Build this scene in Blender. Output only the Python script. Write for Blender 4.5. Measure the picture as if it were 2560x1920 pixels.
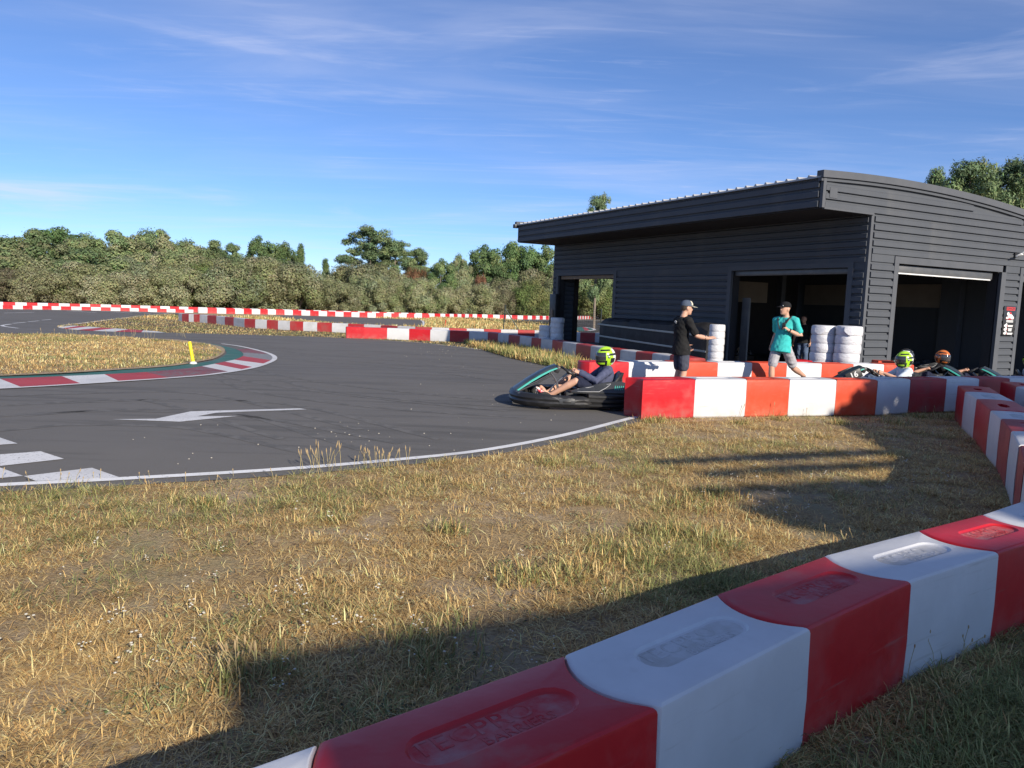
import bpy, bmesh, math, random
import numpy as np
from mathutils import Vector, Matrix
R = math.radians
for o in list(bpy.data.objects): bpy.data.objects.remove(o)
SC = bpy.context.scene
COL = SC.collection

# ---------------------------------------------------------------- camera
FPX = 1884.0                      # focal length in photograph pixels (2560 wide)
CAM_H = 1.6
ROLL = math.atan(.0355)
PITCH = math.atan((960 - 756) * math.cos(ROLL) / FPX)
_F = np.array([0, math.cos(PITCH), -math.sin(PITCH)])
_U0 = np.array([0, math.sin(PITCH), math.cos(PITCH)])
_X = np.array([1., 0, 0])
_R = math.cos(ROLL) * _X + math.sin(ROLL) * _U0
_U = -math.sin(ROLL) * _X + math.cos(ROLL) * _U0
_C = np.array([0, 0, CAM_H])
cam_d = bpy.data.cameras.new('camera')
cam_d.sensor_width = 36.0
cam_d.lens = 36.0 * FPX / 2560.0
cam_d.clip_start = .05
cam_d.clip_end = 6000
cam = bpy.data.objects.new('camera', cam_d)
COL.objects.link(cam)
cam.matrix_world = Matrix(((_R[0], _U[0], -_F[0], 0), (_R[1], _U[1], -_F[1], 0), (_R[2], _U[2], -_F[2], CAM_H), (0, 0, 0, 1)))
SC.camera = cam

# ---------------------------------------------------------------- sky and sun
SUN_EL = 25.0
SUN_H = Vector((.53, -.848, 0)).normalized()          # horizontal direction towards the sun
world = bpy.data.worlds.new('World')
SC.world = world
world.use_nodes = True
wn, wl = world.node_tree.nodes, world.node_tree.links
wn.clear()
w_out = wn.new('ShaderNodeOutputWorld')
w_bg = wn.new('ShaderNodeBackground')
w_bg.inputs['Strength'].default_value = .103
sky = wn.new('ShaderNodeTexSky')
sky.sky_type = 'NISHITA'
sky.sun_disc = False
sky.sun_elevation = R(SUN_EL)
sky.sun_rotation = math.atan2(SUN_H.x, SUN_H.y)
sky.altitude = 50
sky.air_density = .78
sky.dust_density = 0.0
sky.ozone_density = 8.0
# thin cirrus on a high flat layer: direction projected on a plane, stretched noise
tc = wn.new('ShaderNodeTexCoord')
sep = wn.new('ShaderNodeSeparateXYZ')
wl.new(tc.outputs['Generated'], sep.inputs[0])
def wmath(op, a, b=None):
    n = wn.new('ShaderNodeMath'); n.operation = op
    for i, v in enumerate((a, b)):
        if v is None: continue
        if isinstance(v, (int, float)): n.inputs[i].default_value = v
        else: wl.new(v, n.inputs[i])
    return n.outputs[0]
zc = wmath('ADD', wmath('MAXIMUM', sep.outputs[2], 0.0), .06)
cu = wmath('DIVIDE', sep.outputs[0], zc)
cv = wmath('DIVIDE', sep.outputs[1], zc)
comb = wn.new('ShaderNodeCombineXYZ')
wl.new(cu, comb.inputs[0]); wl.new(cv, comb.inputs[1])
def wnoise(scale, sx, sy, rot, det, lo, hi, dist=0.0, off=(0, 0, 0)):
    m = wn.new('ShaderNodeMapping')
    m.inputs['Rotation'].default_value = (0, 0, R(rot))
    m.inputs['Scale'].default_value = (sx, sy, 1)
    m.inputs['Location'].default_value = off
    wl.new(comb.outputs[0], m.inputs[0])
    t = wn.new('ShaderNodeTexNoise')
    t.inputs['Scale'].default_value = scale
    t.inputs['Detail'].default_value = det
    t.inputs['Roughness'].default_value = .58
    t.inputs['Distortion'].default_value = dist
    wl.new(m.outputs[0], t.inputs['Vector'])
    r = wn.new('ShaderNodeMapRange')
    r.inputs[1].default_value = lo; r.inputs[2].default_value = hi
    r.interpolation_type = 'SMOOTHSTEP'
    wl.new(t.outputs[0], r.inputs[0])
    return r.outputs[0]
c1 = wnoise(.8, .55, 1.9, 22, 8, .34, .84, .8)                       # long veils
c2 = wnoise(2.6, .42, 2.6, 16, 11, .52, .80, 1.4, (3.1, 1.7, 0))      # finer streaks
c3 = wnoise(.45, 1, 1.2, 0, 3, .40, .70, 0, (7.3, 2.2, 0))           # where they gather
cl = wmath('MULTIPLY', wmath('ADD', wmath('MULTIPLY', c1, .62), wmath('MULTIPLY', c2, .38)), wmath('ADD', wmath('MULTIPLY', c3, .75), .25))
# low streaks of cloud above the horizon
cmb2 = wn.new('ShaderNodeCombineXYZ'); wl.new(sep.outputs[0], cmb2.inputs[0]); wl.new(sep.outputs[1], cmb2.inputs[1]); wl.new(wmath('MULTIPLY', sep.outputs[2], 9.0), cmb2.inputs[2])
lt = wn.new('ShaderNodeTexNoise'); lt.inputs['Scale'].default_value = 2.6; lt.inputs['Detail'].default_value = 9; lt.inputs['Roughness'].default_value = .6; lt.inputs['Distortion'].default_value = .35
wl.new(cmb2.outputs[0], lt.inputs['Vector'])
lr_ = wn.new('ShaderNodeMapRange'); lr_.interpolation_type = 'SMOOTHSTEP'; lr_.inputs[1].default_value = .52; lr_.inputs[2].default_value = .76; wl.new(lt.outputs[0], lr_.inputs[0])
band = wn.new('ShaderNodeMapRange'); band.interpolation_type = 'SMOOTHSTEP'; band.inputs[1].default_value = .42; band.inputs[2].default_value = .12; wl.new(sep.outputs[2], band.inputs[0])
low = wmath('MULTIPLY', wmath('MULTIPLY', lr_.outputs[0], band.outputs[0]), .55)
cl = wmath('ADD', wmath('MINIMUM', wmath('ADD', wmath('MULTIPLY', cl, .72), low), .66), .03)
mixc = wn.new('ShaderNodeMix'); mixc.data_type = 'RGBA'
wl.new(cl, mixc.inputs[0])
wl.new(sky.outputs[0], mixc.inputs[6])
mixc.inputs[7].default_value = (5.0, 5.7, 7.0, 1)
tint = wn.new('ShaderNodeMix'); tint.data_type = 'RGBA'; tint.blend_type = 'MULTIPLY'; tint.inputs[0].default_value = 1.0
wl.new(mixc.outputs[2], tint.inputs[6]); tint.inputs[7].default_value = (.90, .82, .83, 1)
wl.new(tint.outputs[2], w_bg.inputs['Color'])
wl.new(w_bg.outputs[0], w_out.inputs[0])

sun_d = bpy.data.lights.new('sun', 'SUN')
sun_d.energy = 4.0
sun_d.angle = R(.53)
sun_d.color = (1.0, .905, .77)
sun = bpy.data.objects.new('sun', sun_d)
COL.objects.link(sun)
_sd = Vector((SUN_H.x * math.cos(R(SUN_EL)), SUN_H.y * math.cos(R(SUN_EL)), math.sin(R(SUN_EL))))
sun.rotation_euler = _sd.to_track_quat('Z', 'Y').to_euler()
sun.location = (30, -50, 40)

SC.view_settings.view_transform = 'Standard'
SC.view_settings.look = 'None'
SC.view_settings.exposure = 0.76
SC.view_settings.gamma = 1.0
SC.view_settings.use_curve_mapping = False
SC.cycles.max_bounces = 6
SC.cycles.transparent_max_bounces = 8

# ---------------------------------------------------------------- terrain and survey helpers
TZ = [(-60, -.1), (4.6, -.08), (7.5, -.01), (10, 0), (15, -.03), (20, -.2), (25, -.29), (36, -.42), (45, -.6), (80, -.68), (140, -.9), (400, -1.0), (4000, -1.0)]
_ty = np.array([a for a, b in TZ], float); _tz = np.array([b for a, b in TZ], float)
def tz(y): return float(np.interp(y, _ty, _tz))
def tzv(y): return np.interp(y, _ty, _tz)
def ray(px, py): return _F * FPX + _R * (px - 1280.) - _U * (py - 960.)
def PZ(px, py, z):
    d = ray(px, py); p = _C + d * ((z - CAM_H) / d[2]); return Vector(p)
def PYY(px, py, y):
    d = ray(px, py); return Vector(_C + d * (y / d[1]))
def G(px, py, dz=0.0):
    """surveyed point: where the sight line through a photograph pixel meets the ground (+dz)"""
    d = ray(px, py); d = d / np.linalg.norm(d)
    ts = np.geomspace(.6, 700, 2500)
    pts = _C + d * ts[:, None]
    below = pts[:, 2] < tzv(pts[:, 1]) + dz
    i = int(np.argmax(below)) if below.any() else len(ts) - 1
    if i == 0: return Vector(pts[0])
    a, b = pts[i - 1], pts[i]
    fa = a[2] - tz(a[1]) - dz; fb = b[2] - tz(b[1]) - dz
    t = fa / (fa - fb) if fa != fb else 0
    return Vector(a + (b - a) * t)

# ---------------------------------------------------------------- objects
def thing(name, label, cat, loc=(0, 0, 0), rotz=0.0, group=None):
    o = bpy.data.objects.new(name, None); COL.objects.link(o)
    o.empty_display_size = .2
    o.location = loc; o.rotation_euler = (0, 0, rotz)
    tag(o, label, cat, group)
    return o
def tag(o, label=None, cat=None, group=None, kind=None):
    if label: o['label'] = label
    if cat: o['category'] = cat
    if group: o['group'] = group
    if kind: o['kind'] = kind
    return o
def link(name, me, parent=None, loc=None, rot=None):
    o = bpy.data.objects.new(name, me); COL.objects.link(o)
    if parent: o.parent = parent
    if loc is not None: o.location = loc
    if rot is not None: o.rotation_euler = rot
    return o
def copy_tree(o, parent=None):
    c = o.copy(); COL.objects.link(c); c.parent = parent
    for ch in o.children: copy_tree(ch, c)
    return c
def shade(me, ang=35):
    me.polygons.foreach_set('use_smooth', [True] * len(me.polygons))
    me.set_sharp_from_angle(angle=R(ang))
    return me

class MB:
    """collects shapes; build() links them as one mesh object"""
    def __init__(s): s.v = []; s.f = []; s.m = []; s.cur = 0
    def add(s, vs, fs):
        n = len(s.v); s.v += [tuple(v) for v in vs]
        s.f += [tuple(i + n for i in f) for f in fs]; s.m += [s.cur] * len(fs); return s
    def box(s, c, d, rot=None, bev=0.0):
        hx, hy, hz = d[0] / 2, d[1] / 2, d[2] / 2
        if bev <= 0:
            vs = [(x, y, z) for x in (-hx, hx) for y in (-hy, hy) for z in (-hz, hz)]
            fs = [(0, 1, 3, 2), (4, 6, 7, 5), (0, 4, 5, 1), (2, 3, 7, 6), (0, 2, 6, 4), (1, 5, 7, 3)]
        else:
            bm = bmesh.new(); bmesh.ops.create_cube(bm, size=1)
            for v in bm.verts: v.co = (v.co.x * d[0], v.co.y * d[1], v.co.z * d[2])
            bmesh.ops.bevel(bm, geom=bm.edges[:], offset=bev, segments=2, profile=.5, affect='EDGES')
            bm.verts.index_update()
            vs = [v.co[:] for v in bm.verts]; fs = [[v.index for v in f.verts] for f in bm.faces]; bm.free()
        M = (rot or Matrix.Identity(3))
        if isinstance(M, (tuple, list)):
            from mathutils import Euler
            M = Euler(M).to_matrix()
        c = Vector(c)
        return s.add([(M @ Vector(v)) + c for v in vs], fs)
    def rings(s, rings, cap=True, closed=False):
        n = len(rings[0]); vs = [p for r in rings for p in r]; fs = []
        m = len(rings)
        for i in range(m if closed else m - 1):
            a, b = i * n, ((i + 1) % m) * n
            for k in range(n):
                k2 = (k + 1) % n
                fs.append((a + k, a + k2, b + k2, b + k))
        if cap and not closed:
            fs.append(tuple(reversed(range(n)))); fs.append(tuple((m - 1) * n + k for k in range(n)))
        return s.add(vs, fs)
    def tube(s, path, rad, n=8, closed=False, flat=None):
        P = [Vector(p) for p in path]
        rr = rad if isinstance(rad, (list, tuple)) else [rad] * len(P)
        rings = []; up = None
        for i, p in enumerate(P):
            if closed: t = P[(i + 1) % len(P)] - P[i - 1]
            else: t = P[min(i + 1, len(P) - 1)] - P[max(i - 1, 0)]
            t = t.normalized() if t.length > 1e-9 else Vector((0, 0, 1))
            if up is None:
                up = Vector((0, 0, 1)) if abs(t.z) < .9 else Vector((1, 0, 0))
            u = (up - t * up.dot(t)); u = u.normalized() if u.length > 1e-6 else t.orthogonal().normalized()
            w = t.cross(u); up = u
            fl = flat or (1, 1)
            rings.append([p + (u * math.cos(2 * math.pi * k / n) * fl[0] + w * math.sin(2 * math.pi * k / n) * fl[1]) * rr[i] for k in range(n)])
        return s.rings(rings, True, closed)
    def loft(s, secs, n=14):
        """secs: (centre, u vector, v vector) ellipses"""
        rings = []
        for c, u, v in secs:
            c, u, v = Vector(c), Vector(u), Vector(v)
            rings.append([c + u * math.cos(2 * math.pi * k / n) + v * math.sin(2 * math.pi * k / n) for k in range(n)])
        return s.rings(rings)
    def ell(s, c, r, rot=None, n=10, m=7):
        c = Vector(c); M = rot or Matrix.Identity(3)
        rings = []
        for j in range(1, m):
            th = math.pi * j / m
            rings.append([c + M @ Vector((r[0] * math.sin(th) * math.cos(2 * math.pi * k / n), r[1] * math.sin(th) * math.sin(2 * math.pi * k / n), -r[2] * math.cos(th))) for k in range(n)])
        vs = [p for q in rings for p in q]; fs = []
        for j in range(m - 2):
            for k in range(n):
                k2 = (k + 1) % n; fs.append((j * n + k, j * n + k2, (j + 1) * n + k2, (j + 1) * n + k))
        b = len(vs); vs += [c + M @ Vector((0, 0, -r[2])), c + M @ Vector((0, 0, r[2]))]
        for k in range(n):
            fs.append((b, (k + 1) % n, k)); fs.append((b + 1, (m - 2) * n + k, (m - 2) * n + (k + 1) % n))
        return s.add(vs, fs)
    def lathe(s, prof, c=(0, 0, 0), n=20, axis='z'):
        rings = []
        for r, h in prof:
            ring = []
            for k in range(n):
                a = 2 * math.pi * k / n; x, y = r * math.cos(a), r * math.sin(a)
                p = (x, y, h) if axis == 'z' else ((h, x, y) if axis == 'x' else (y, h, x))
                ring.append((p[0] + c[0], p[1] + c[1], p[2] + c[2]))
            rings.append(ring)
        return s.rings(rings)
    def prism(s, outline, z0, z1):
        n = len(outline)
        return s.rings([[(x, y, z0) for x, y in outline], [(x, y, z1) for x, y in outline]])
    def mesh(s, name, ang=35, mats=None):
        me = bpy.data.meshes.new(name); me.from_pydata(s.v, [], s.f); me.validate(); me.update()
        for m in (mats or []): me.materials.append(m)
        if any(s.m) and len(me.polygons) == len(s.m): me.polygons.foreach_set('material_index', s.m)
        if ang: shade(me, ang)
        return me
    def build(s, name, mats, parent=None, ang=35, loc=None, rot=None, fixn=True):
        me = s.mesh(name, None, mats if isinstance(mats, (list, tuple)) else [mats])
        if fixn:
            bm = bmesh.new(); bm.from_mesh(me); bmesh.ops.recalc_face_normals(bm, faces=bm.faces[:]); bm.to_mesh(me); bm.free()
        if ang: shade(me, ang)
        return link(name, me, parent, loc, rot)

# ---------------------------------------------------------------- materials
def M_new(name):
    m = bpy.data.materials.new(name); m.use_nodes = True
    nt = m.node_tree; b = nt.nodes['Principled BSDF']
    return m, nt, b
def mat(name, c1, c2=None, rough=.5, scale=6.0, detail=5.0, lo=.35, hi=.65, bump=0.0, bscale=None, metal=0.0, spec=.5, c3=None, s3=1.0, lo3=.5, hi3=.7, coat=0.0, stretch=None, coord='Object', rvar=0.0):
    """Principled with two noise-mixed colours, an optional larger patch colour, roughness variation and fine bump"""
    m, nt, b = M_new(name); N, L = nt.nodes, nt.links
    b.inputs['Roughness'].default_value = rough; b.inputs['Metallic'].default_value = metal
    b.inputs['Specular IOR Level'].default_value = spec
    b.inputs['Coat Weight'].default_value = coat
    t = N.new('ShaderNodeTexCoord'); vec = t.outputs[coord]
    if stretch:
        mp = N.new('ShaderNodeMapping'); mp.inputs['Scale'].default_value = stretch; L.new(vec, mp.inputs[0]); vec = mp.outputs[0]
    def noise(sc, lo, hi, det=detail):
        n = N.new('ShaderNodeTexNoise'); n.inputs['Scale'].default_value = sc; n.inputs['Detail'].default_value = det
        n.inputs['Roughness'].default_value = .6
        L.new(vec, n.inputs['Vector'])
        r = N.new('ShaderNodeMapRange'); r.inputs[1].default_value = lo; r.inputs[2].default_value = hi
        L.new(n.outputs[0], r.inputs[0]); return n, r.outputs[0]
    c1 = (*c1, 1)[:4]
    if c2 is None: b.inputs['Base Color'].default_value = c1
    else:
        n, f = noise(scale, lo, hi)
        mx = N.new('ShaderNodeMix'); mx.data_type = 'RGBA'
        L.new(f, mx.inputs[0]); mx.inputs[6].default_value = c1; mx.inputs[7].default_value = (*c2, 1)[:4]
        out = mx.outputs[2]
        if c3 is not None:
            n3, f3 = noise(s3, lo3, hi3)
            mx3 = N.new('ShaderNodeMix'); mx3.data_type = 'RGBA'
            L.new(f3, mx3.inputs[0]); L.new(out, mx3.inputs[6]); mx3.inputs[7].default_value = (*c3, 1)[:4]
            out = mx3.outputs[2]
        L.new(out, b.inputs['Base Color'])
        if rvar:
            rr = N.new('ShaderNodeMapRange'); rr.inputs[3].default_value = rough - rvar; rr.inputs[4].default_value = rough + rvar
            L.new(f, rr.inputs[0]); L.new(rr.outputs[0], b.inputs['Roughness'])
    if bump:
        nb, fb = noise(bscale or scale * 8, 0, 1, 4)
        bp = N.new('ShaderNodeBump'); bp.inputs['Strength'].default_value = bump; bp.inputs['Distance'].default_value = .02
        L.new(fb, bp.inputs['Height']); L.new(bp.outputs[0], b.inputs['Normal'])
    return m
def attr_mat(name, rough=.85, trans=0.0, tint=None, gain=1.0, rnd=0.0, spec=.25):
    """colour from the mesh's own 'Col' attribute; optional translucency and per-object tint"""
    m, nt, b = M_new(name); N, L = nt.nodes, nt.links
    a = N.new('ShaderNodeAttribute'); a.attribute_name = 'Col'
    out = a.outputs['Color']
    if rnd:
        oi = N.new('ShaderNodeObjectInfo'); hs = N.new('ShaderNodeHueSaturation')
        r1 = N.new('ShaderNodeMapRange'); r1.inputs[3].default_value = .5 - .018 * rnd; r1.inputs[4].default_value = .5 + .02 * rnd
        r2 = N.new('ShaderNodeMapRange'); r2.inputs[3].default_value = 1 - .22 * rnd; r2.inputs[4].default_value = 1 + .22 * rnd
        ml = N.new('ShaderNodeMath'); ml.operation = 'FRACT'; mm = N.new('ShaderNodeMath'); mm.operation = 'MULTIPLY'; mm.inputs[1].default_value = 7.31
        L.new(oi.outputs['Random'], mm.inputs[0]); L.new(mm.outputs[0], ml.inputs[0])
        L.new(oi.outputs['Random'], r1.inputs[0]); L.new(ml.outputs[0], r2.inputs[0])
        L.new(r1.outputs[0], hs.inputs['Hue']); L.new(r2.outputs[0], hs.inputs['Value']); L.new(out, hs.inputs['Color']); out = hs.outputs[0]
    L.new(out, b.inputs['Base Color'])
    b.inputs['Roughness'].default_value = rough; b.inputs['Specular IOR Level'].default_value = spec
    if trans:
        o = N['Material Output']; tr = N.new('ShaderNodeBsdfTranslucent'); mx = N.new('ShaderNodeMixShader'); mx.inputs[0].default_value = trans
        L.new(out, tr.inputs['Color']); L.new(b.outputs[0], mx.inputs[1]); L.new(tr.outputs[0], mx.inputs[2]); L.new(mx.outputs[0], o.inputs['Surface'])
    return m
# ================================================================ GROUND, TRACK, MARKINGS
def spline(pts, step=.5, closed=False):
    P = [Vector((p[0], p[1])) for p in pts]; out = []
    n = len(P)
    for i in range(n if closed else n - 1):
        p0 = P[i - 1] if (i > 0 or closed) else P[0] * 2 - P[1]
        p1, p2 = P[i], P[(i + 1) % n]
        p3 = P[(i + 2) % n] if (i + 2 < n or closed) else P[-1] * 2 - P[-2]
        k = max(1, int((p2 - p1).length / step))
        for j in range(k):
            t = j / k
            out.append(.5 * ((2 * p1) + (p2 - p0) * t + (2 * p0 - 5 * p1 + 4 * p2 - p3) * t * t + (3 * p1 - p0 - 3 * p2 + p3) * t ** 3))
    if not closed: out.append(P[-1])
    return [(p.x, p.y) for p in out]
def offset(pts, d):
    out = []
    for i, p in enumerate(pts):
        a = Vector(pts[max(i - 1, 0)]); b = Vector(pts[min(i + 1, len(pts) - 1)])
        t = (b - a).normalized(); out.append((p[0] - t.y * d, p[1] + t.x * d))
    return out
def sheet_mesh(name, poly, dz):
    bm = bmesh.new()
    vs = [bm.verts.new((x, y, 0)) for x, y in poly]
    bm.faces.new(vs)
    bmesh.ops.triangulate(bm, faces=bm.faces[:])
    ys = [p[1] for p in poly]
    for y in _ty:
        if min(ys) < y < max(ys):
            bmesh.ops.bisect_plane(bm, geom=bm.verts[:] + bm.edges[:] + bm.faces[:], plane_co=(0, y, 0), plane_no=(0, 1, 0))
    for v in bm.verts: v.co.z = tz(v.co.y) + dz
    bmesh.ops.recalc_face_normals(bm, faces=bm.faces[:])
    for f in bm.faces:
        if f.normal.z < 0: f.normal_flip()
    me = bpy.data.meshes.new(name); bm.to_mesh(me); bm.free()
    return me
def sheet(name, poly, dz, m, parent=None, kind=None):
    me = sheet_mesh(name, poly, dz); me.materials.append(m)
    o = link(name, me, parent)
    if kind: o['kind'] = kind
    return o
def strip(name, pts, w, dz, m, parent=None, ext=None):
    a, b = offset(pts, w / 2), offset(pts, -w / 2)
    vs, fs = [], []
    for (p, q) in zip(a, b):
        vs += [(p[0], p[1], tz(p[1]) + dz), (q[0], q[1], tz(q[1]) + dz)]
    for i in range(len(pts) - 1): fs.append((2 * i, 2 * i + 1, 2 * i + 3, 2 * i + 2))
    me = bpy.data.meshes.new(name); me.from_pydata(vs, [], fs); me.materials.append(m)
    bm = bmesh.new(); bm.from_mesh(me)
    for f in bm.faces:
        f.normal_update()
        if f.normal.z < 0: f.normal_flip()
    bm.to_mesh(me); bm.free()
    return link(name, me, parent)

# dry ground: straw thatch, bare dusty soil, some green
def ground_material():
    m, nt, b = M_new('dry_ground'); N, L = nt.nodes, nt.links
    b.inputs['Roughness'].default_value = .95; b.inputs['Specular IOR Level'].default_value = .15
    t = N.new('ShaderNodeTexCoord')
    def noise(sc, lo, hi, det=6, dist=0):
        n = N.new('ShaderNodeTexNoise'); n.inputs['Scale'].default_value = sc; n.inputs['Detail'].default_value = det; n.inputs['Distortion'].default_value = dist
        n.inputs['Roughness'].default_value = .65
        L.new(t.outputs['Object'], n.inputs['Vector'])
        r = N.new('ShaderNodeMapRange'); r.inputs[1].default_value = lo; r.inputs[2].default_value = hi; L.new(n.outputs[0], r.inputs[0]); return r.outputs[0], n
    def mix(f, a, c):
        x = N.new('ShaderNodeMix'); x.data_type = 'RGBA'; L.new(f, x.inputs[0])
        if isinstance(a, tuple): x.inputs[6].default_value = (*a, 1)
        else: L.new(a, x.inputs[6])
        x.inputs[7].default_value = (*c, 1); return x.outputs[2]
    f1, n1 = noise(38, .35, .65, 8, .6)
    f2, _ = noise(1.1, .46, .66)
    f3, _ = noise(.55, .55, .68)
    f4, _ = noise(9, .5, .72)
    c = mix(f1, (.24, .165, .088), (.46, .34, .18))
    c = mix(f4, c, (.18, .125, .075))
    c = mix(f2, c, (.42, .34, .245))
    c = mix(f3, c, (.25, .22, .10))
    L.new(c, b.inputs['Base Color'])
    bp = N.new('ShaderNodeBump'); bp.inputs['Strength'].default_value = .9; bp.inputs['Distance'].default_value = .03
    L.new(n1.outputs[0], bp.inputs['Height']); L.new(bp.outputs[0], b.inputs['Normal'])
    return m
M_ground = ground_material()
def asphalt_material():
    m, nt, b = M_new('asphalt'); N, L = nt.nodes, nt.links
    t = N.new('ShaderNodeTexCoord')
    def noise(sc, lo, hi, det=5, stretch=None, rot=0):
        v = t.outputs['Object']
        if stretch:
            mp = N.new('ShaderNodeMapping'); mp.inputs['Scale'].default_value = stretch; mp.inputs['Rotation'].default_value = (0, 0, rot); L.new(v, mp.inputs[0]); v = mp.outputs[0]
        n = N.new('ShaderNodeTexNoise'); n.inputs['Scale'].default_value = sc; n.inputs['Detail'].default_value = det; n.inputs['Roughness'].default_value = .65
        L.new(v, n.inputs['Vector'])
        r = N.new('ShaderNodeMapRange'); r.inputs[1].default_value = lo; r.inputs[2].default_value = hi; L.new(n.outputs[0], r.inputs[0]); return r.outputs[0], n
    def mix(f, a, c):
        x = N.new('ShaderNodeMix'); x.data_type = 'RGBA'; L.new(f, x.inputs[0])
        if isinstance(a, tuple): x.inputs[6].default_value = (*a, 1)
        else: L.new(a, x.inputs[6])
        x.inputs[7].default_value = (*c, 1); return x.outputs[2]
    fine, nf = noise(160, .38, .68, 3)
    patch, _ = noise(.35, .35, .7)
    rub, _ = noise(1.0, .50, .68, 5, (.22, 2.2, 1), R(-8))
    scuff, _ = noise(1.6, .66, .74, 6, (.5, 3.0, 1), R(14))
    c = mix(fine, (.092, .087, .079), (.165, .156, .143))
    c = mix(patch, c, (.138, .130, .119))
    c = mix(rub, c, (.084, .080, .073))
    c = mix(scuff, c, (.20, .19, .175))
    L.new(c, b.inputs['Base Color'])
    b.inputs['Roughness'].default_value = .82; b.inputs['Specular IOR Level'].default_value = .35
    bp = N.new('ShaderNodeBump'); bp.inputs['Strength'].default_value = .35; bp.inputs['Distance'].default_value = .006
    L.new(nf.outputs[0], bp.inputs['Height']); L.new(bp.outputs[0], b.inputs['Normal'])
    return m
M_asphalt = asphalt_material()
def paint(name, col, wear=(.14, .135, .13), lo=.52, hi=.66, sc=14.0):
    return mat(name, col, wear, rough=.7, scale=sc, detail=9, lo=lo, hi=hi, bump=.15, bscale=120, c3=tuple(x * .78 for x in col), s3=1.2, lo3=.45, hi3=.7)
M_pwhite = paint('white_road_paint', (.72, .72, .71), lo=.60, hi=.72)
M_pwhite_worn = paint('worn_white_road_paint', (.62, .62, .62), lo=.56, hi=.70, sc=40)
M_pfaint = paint('faint_white_road_paint', (.26, .26, .265), lo=.40, hi=.62, sc=20)
M_pred = paint('red_kerb_paint', (.40, .045, .05), lo=.60, hi=.75)
M_pred_worn = paint('rubbered_red_kerb_paint', (.23, .05, .055), lo=.44, hi=.58, sc=9)
M_pgreen = paint('green_kerb_paint', (.03, .13, .10), lo=.5, hi=.75, sc=3)
M_verge = mat('dusty_verge_soil', (.40, .30, .19), (.27, .195, .12), rough=.95, scale=7, bump=.6, bscale=60)

# ground: one sheet to the horizon
xs = [-3000, -600, -150, -60, -30, -15, -8, -4, 0, 4, 8, 15, 30, 60, 150, 600, 3000]
vs, fs = [], []
for y in _ty:
    for x in xs: vs.append((x, float(y), tz(y)))
for i in range(len(_ty) - 1):
    for j in range(len(xs) - 1):
        a = i * len(xs) + j; fs.append((a, a + 1, a + 1 + len(xs), a + len(xs)))
me = bpy.data.meshes.new('ground'); me.from_pydata(vs, [], fs); me.materials.append(M_ground)
ground = link('ground', me); ground['kind'] = 'structure'

sheet('added_bounce_sheet', [(-14, -16), (16, -16), (16, -.2), (3.2, -.2), (1.4, -.6), (-14, -.6)], .006, mat('pale_bounce_gravel', (.46, .43, .38), (.36, .33, .29), rough=.95, scale=30, bump=.5), kind='structure')  # unseen pale sheet added behind the camera to bounce light onto near blocks
def GP(*px): return [tuple(G(x, y)[:2]) for x, y in px]
# the white line along the near edge of the track, from left to the first red barrier block
edge_px = [(-1500, 1262), (-900, 1248), (-420, 1232), (-180, 1224), (0, 1215), (347, 1197), (752, 1172), (1099, 1141), (1273, 1117), (1447, 1081), (1597, 1042)]
near_edge = spline(GP(*edge_px), .3)
island2_px = [(1500, 931), (1466, 923), (1351, 902), (1242, 881), (1062, 859), (902, 848), (760, 842), (550, 836), (412, 832.5)]
far_edge = spline(GP(*island2_px), .6)
tip_px = [(412, 832.5), (344, 831), (240, 828), (170, 823.5), (148, 820), (144, 817.5), (150, 814.5), (175, 811), (258, 801), (361, 789), (430, 785)]
tip_edge = spline(GP(*tip_px), .5)
near_out = offset(near_edge, -.22)
track_poly = near_out + [(2.3, 11.45), (6.2, 12.95), (9.5, 14.3), (16, 16.6), (34, 23.5), (34, 32), (12, 24), (8.9, 19.9), (5.2, 21.6), (3.4, 21.4)] + far_edge[1:] + tip_edge[1:] + GP((470, 786), (452, 783)) + GP((300, 777.5), (150, 774.5), (0, 772), (-250, 768)) + [(-70, 60), (-60, 30), (-30, 9)]
track = sheet('track', track_poly, .006, M_asphalt, kind='structure')
t2_poly = GP((664, 792.5), (690, 788.5), (720, 788), (900, 793.5), (1046, 799.5), (1060, 803), (1064, 809), (1060, 818), (1000, 818), (870, 813), (760, 804))
sheet('back_straight', t2_poly, .006, M_asphalt, kind='structure')
t3_poly = [(-12, 100), (-4.5, 99), (3, 102), (10, 116), (20, 122), (26, 112), (22, 96), (12, 82), (6, 60), (9, 56), (18, 70), (34, 96), (30, 128), (14, 133), (6, 120), (1, 107.2), (-4.7, 103.5), (-12, 103)]
sheet('far_loop', t3_poly, .006, M_asphalt, kind='structure')

# markings of the track
strip('edge_line', near_edge, .105, .012, M_pwhite, track)
strip('edge_line', offset(far_edge, -.12), .11, .012, M_pwhite_worn, track)
strip('edge_line', offset(tip_edge, -.10), .16, .012, M_pwhite_worn, track)
strip('edge_line', spline(GP((1053, 800), (1060, 804), (1062, 810), (1061, 817)), .4), .4, .012, M_pwhite, track)
for q in ([(118, 810), (60, 812.5), (25, 815), (12, 818), (60, 822)], [(168, 806.5), (128, 809.5)], [(258, 801.2), (205, 806)], [(330, 797), (275, 802)]):
    pass
for q in ([(44, 811.5), (22, 812.5), (9, 814.5), (20, 817.5), (46, 820.5)], [(98, 804.5), (62, 806.5), (32, 808.5)], [(126, 799.5), (70, 804.8)], [(129, 798.8), (105, 800.8)]):
    pass
dash = [[(28, 810.5), (12, 812.8), (5, 814.5), (14, 817), (46, 821.2)], [(64, 806.2), (32, 808.8)], [(98, 802.3), (70, 804.8)], [(128, 798.8), (105, 800.8)], [(66, 823.2), (110, 826), (172, 829)]]
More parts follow.
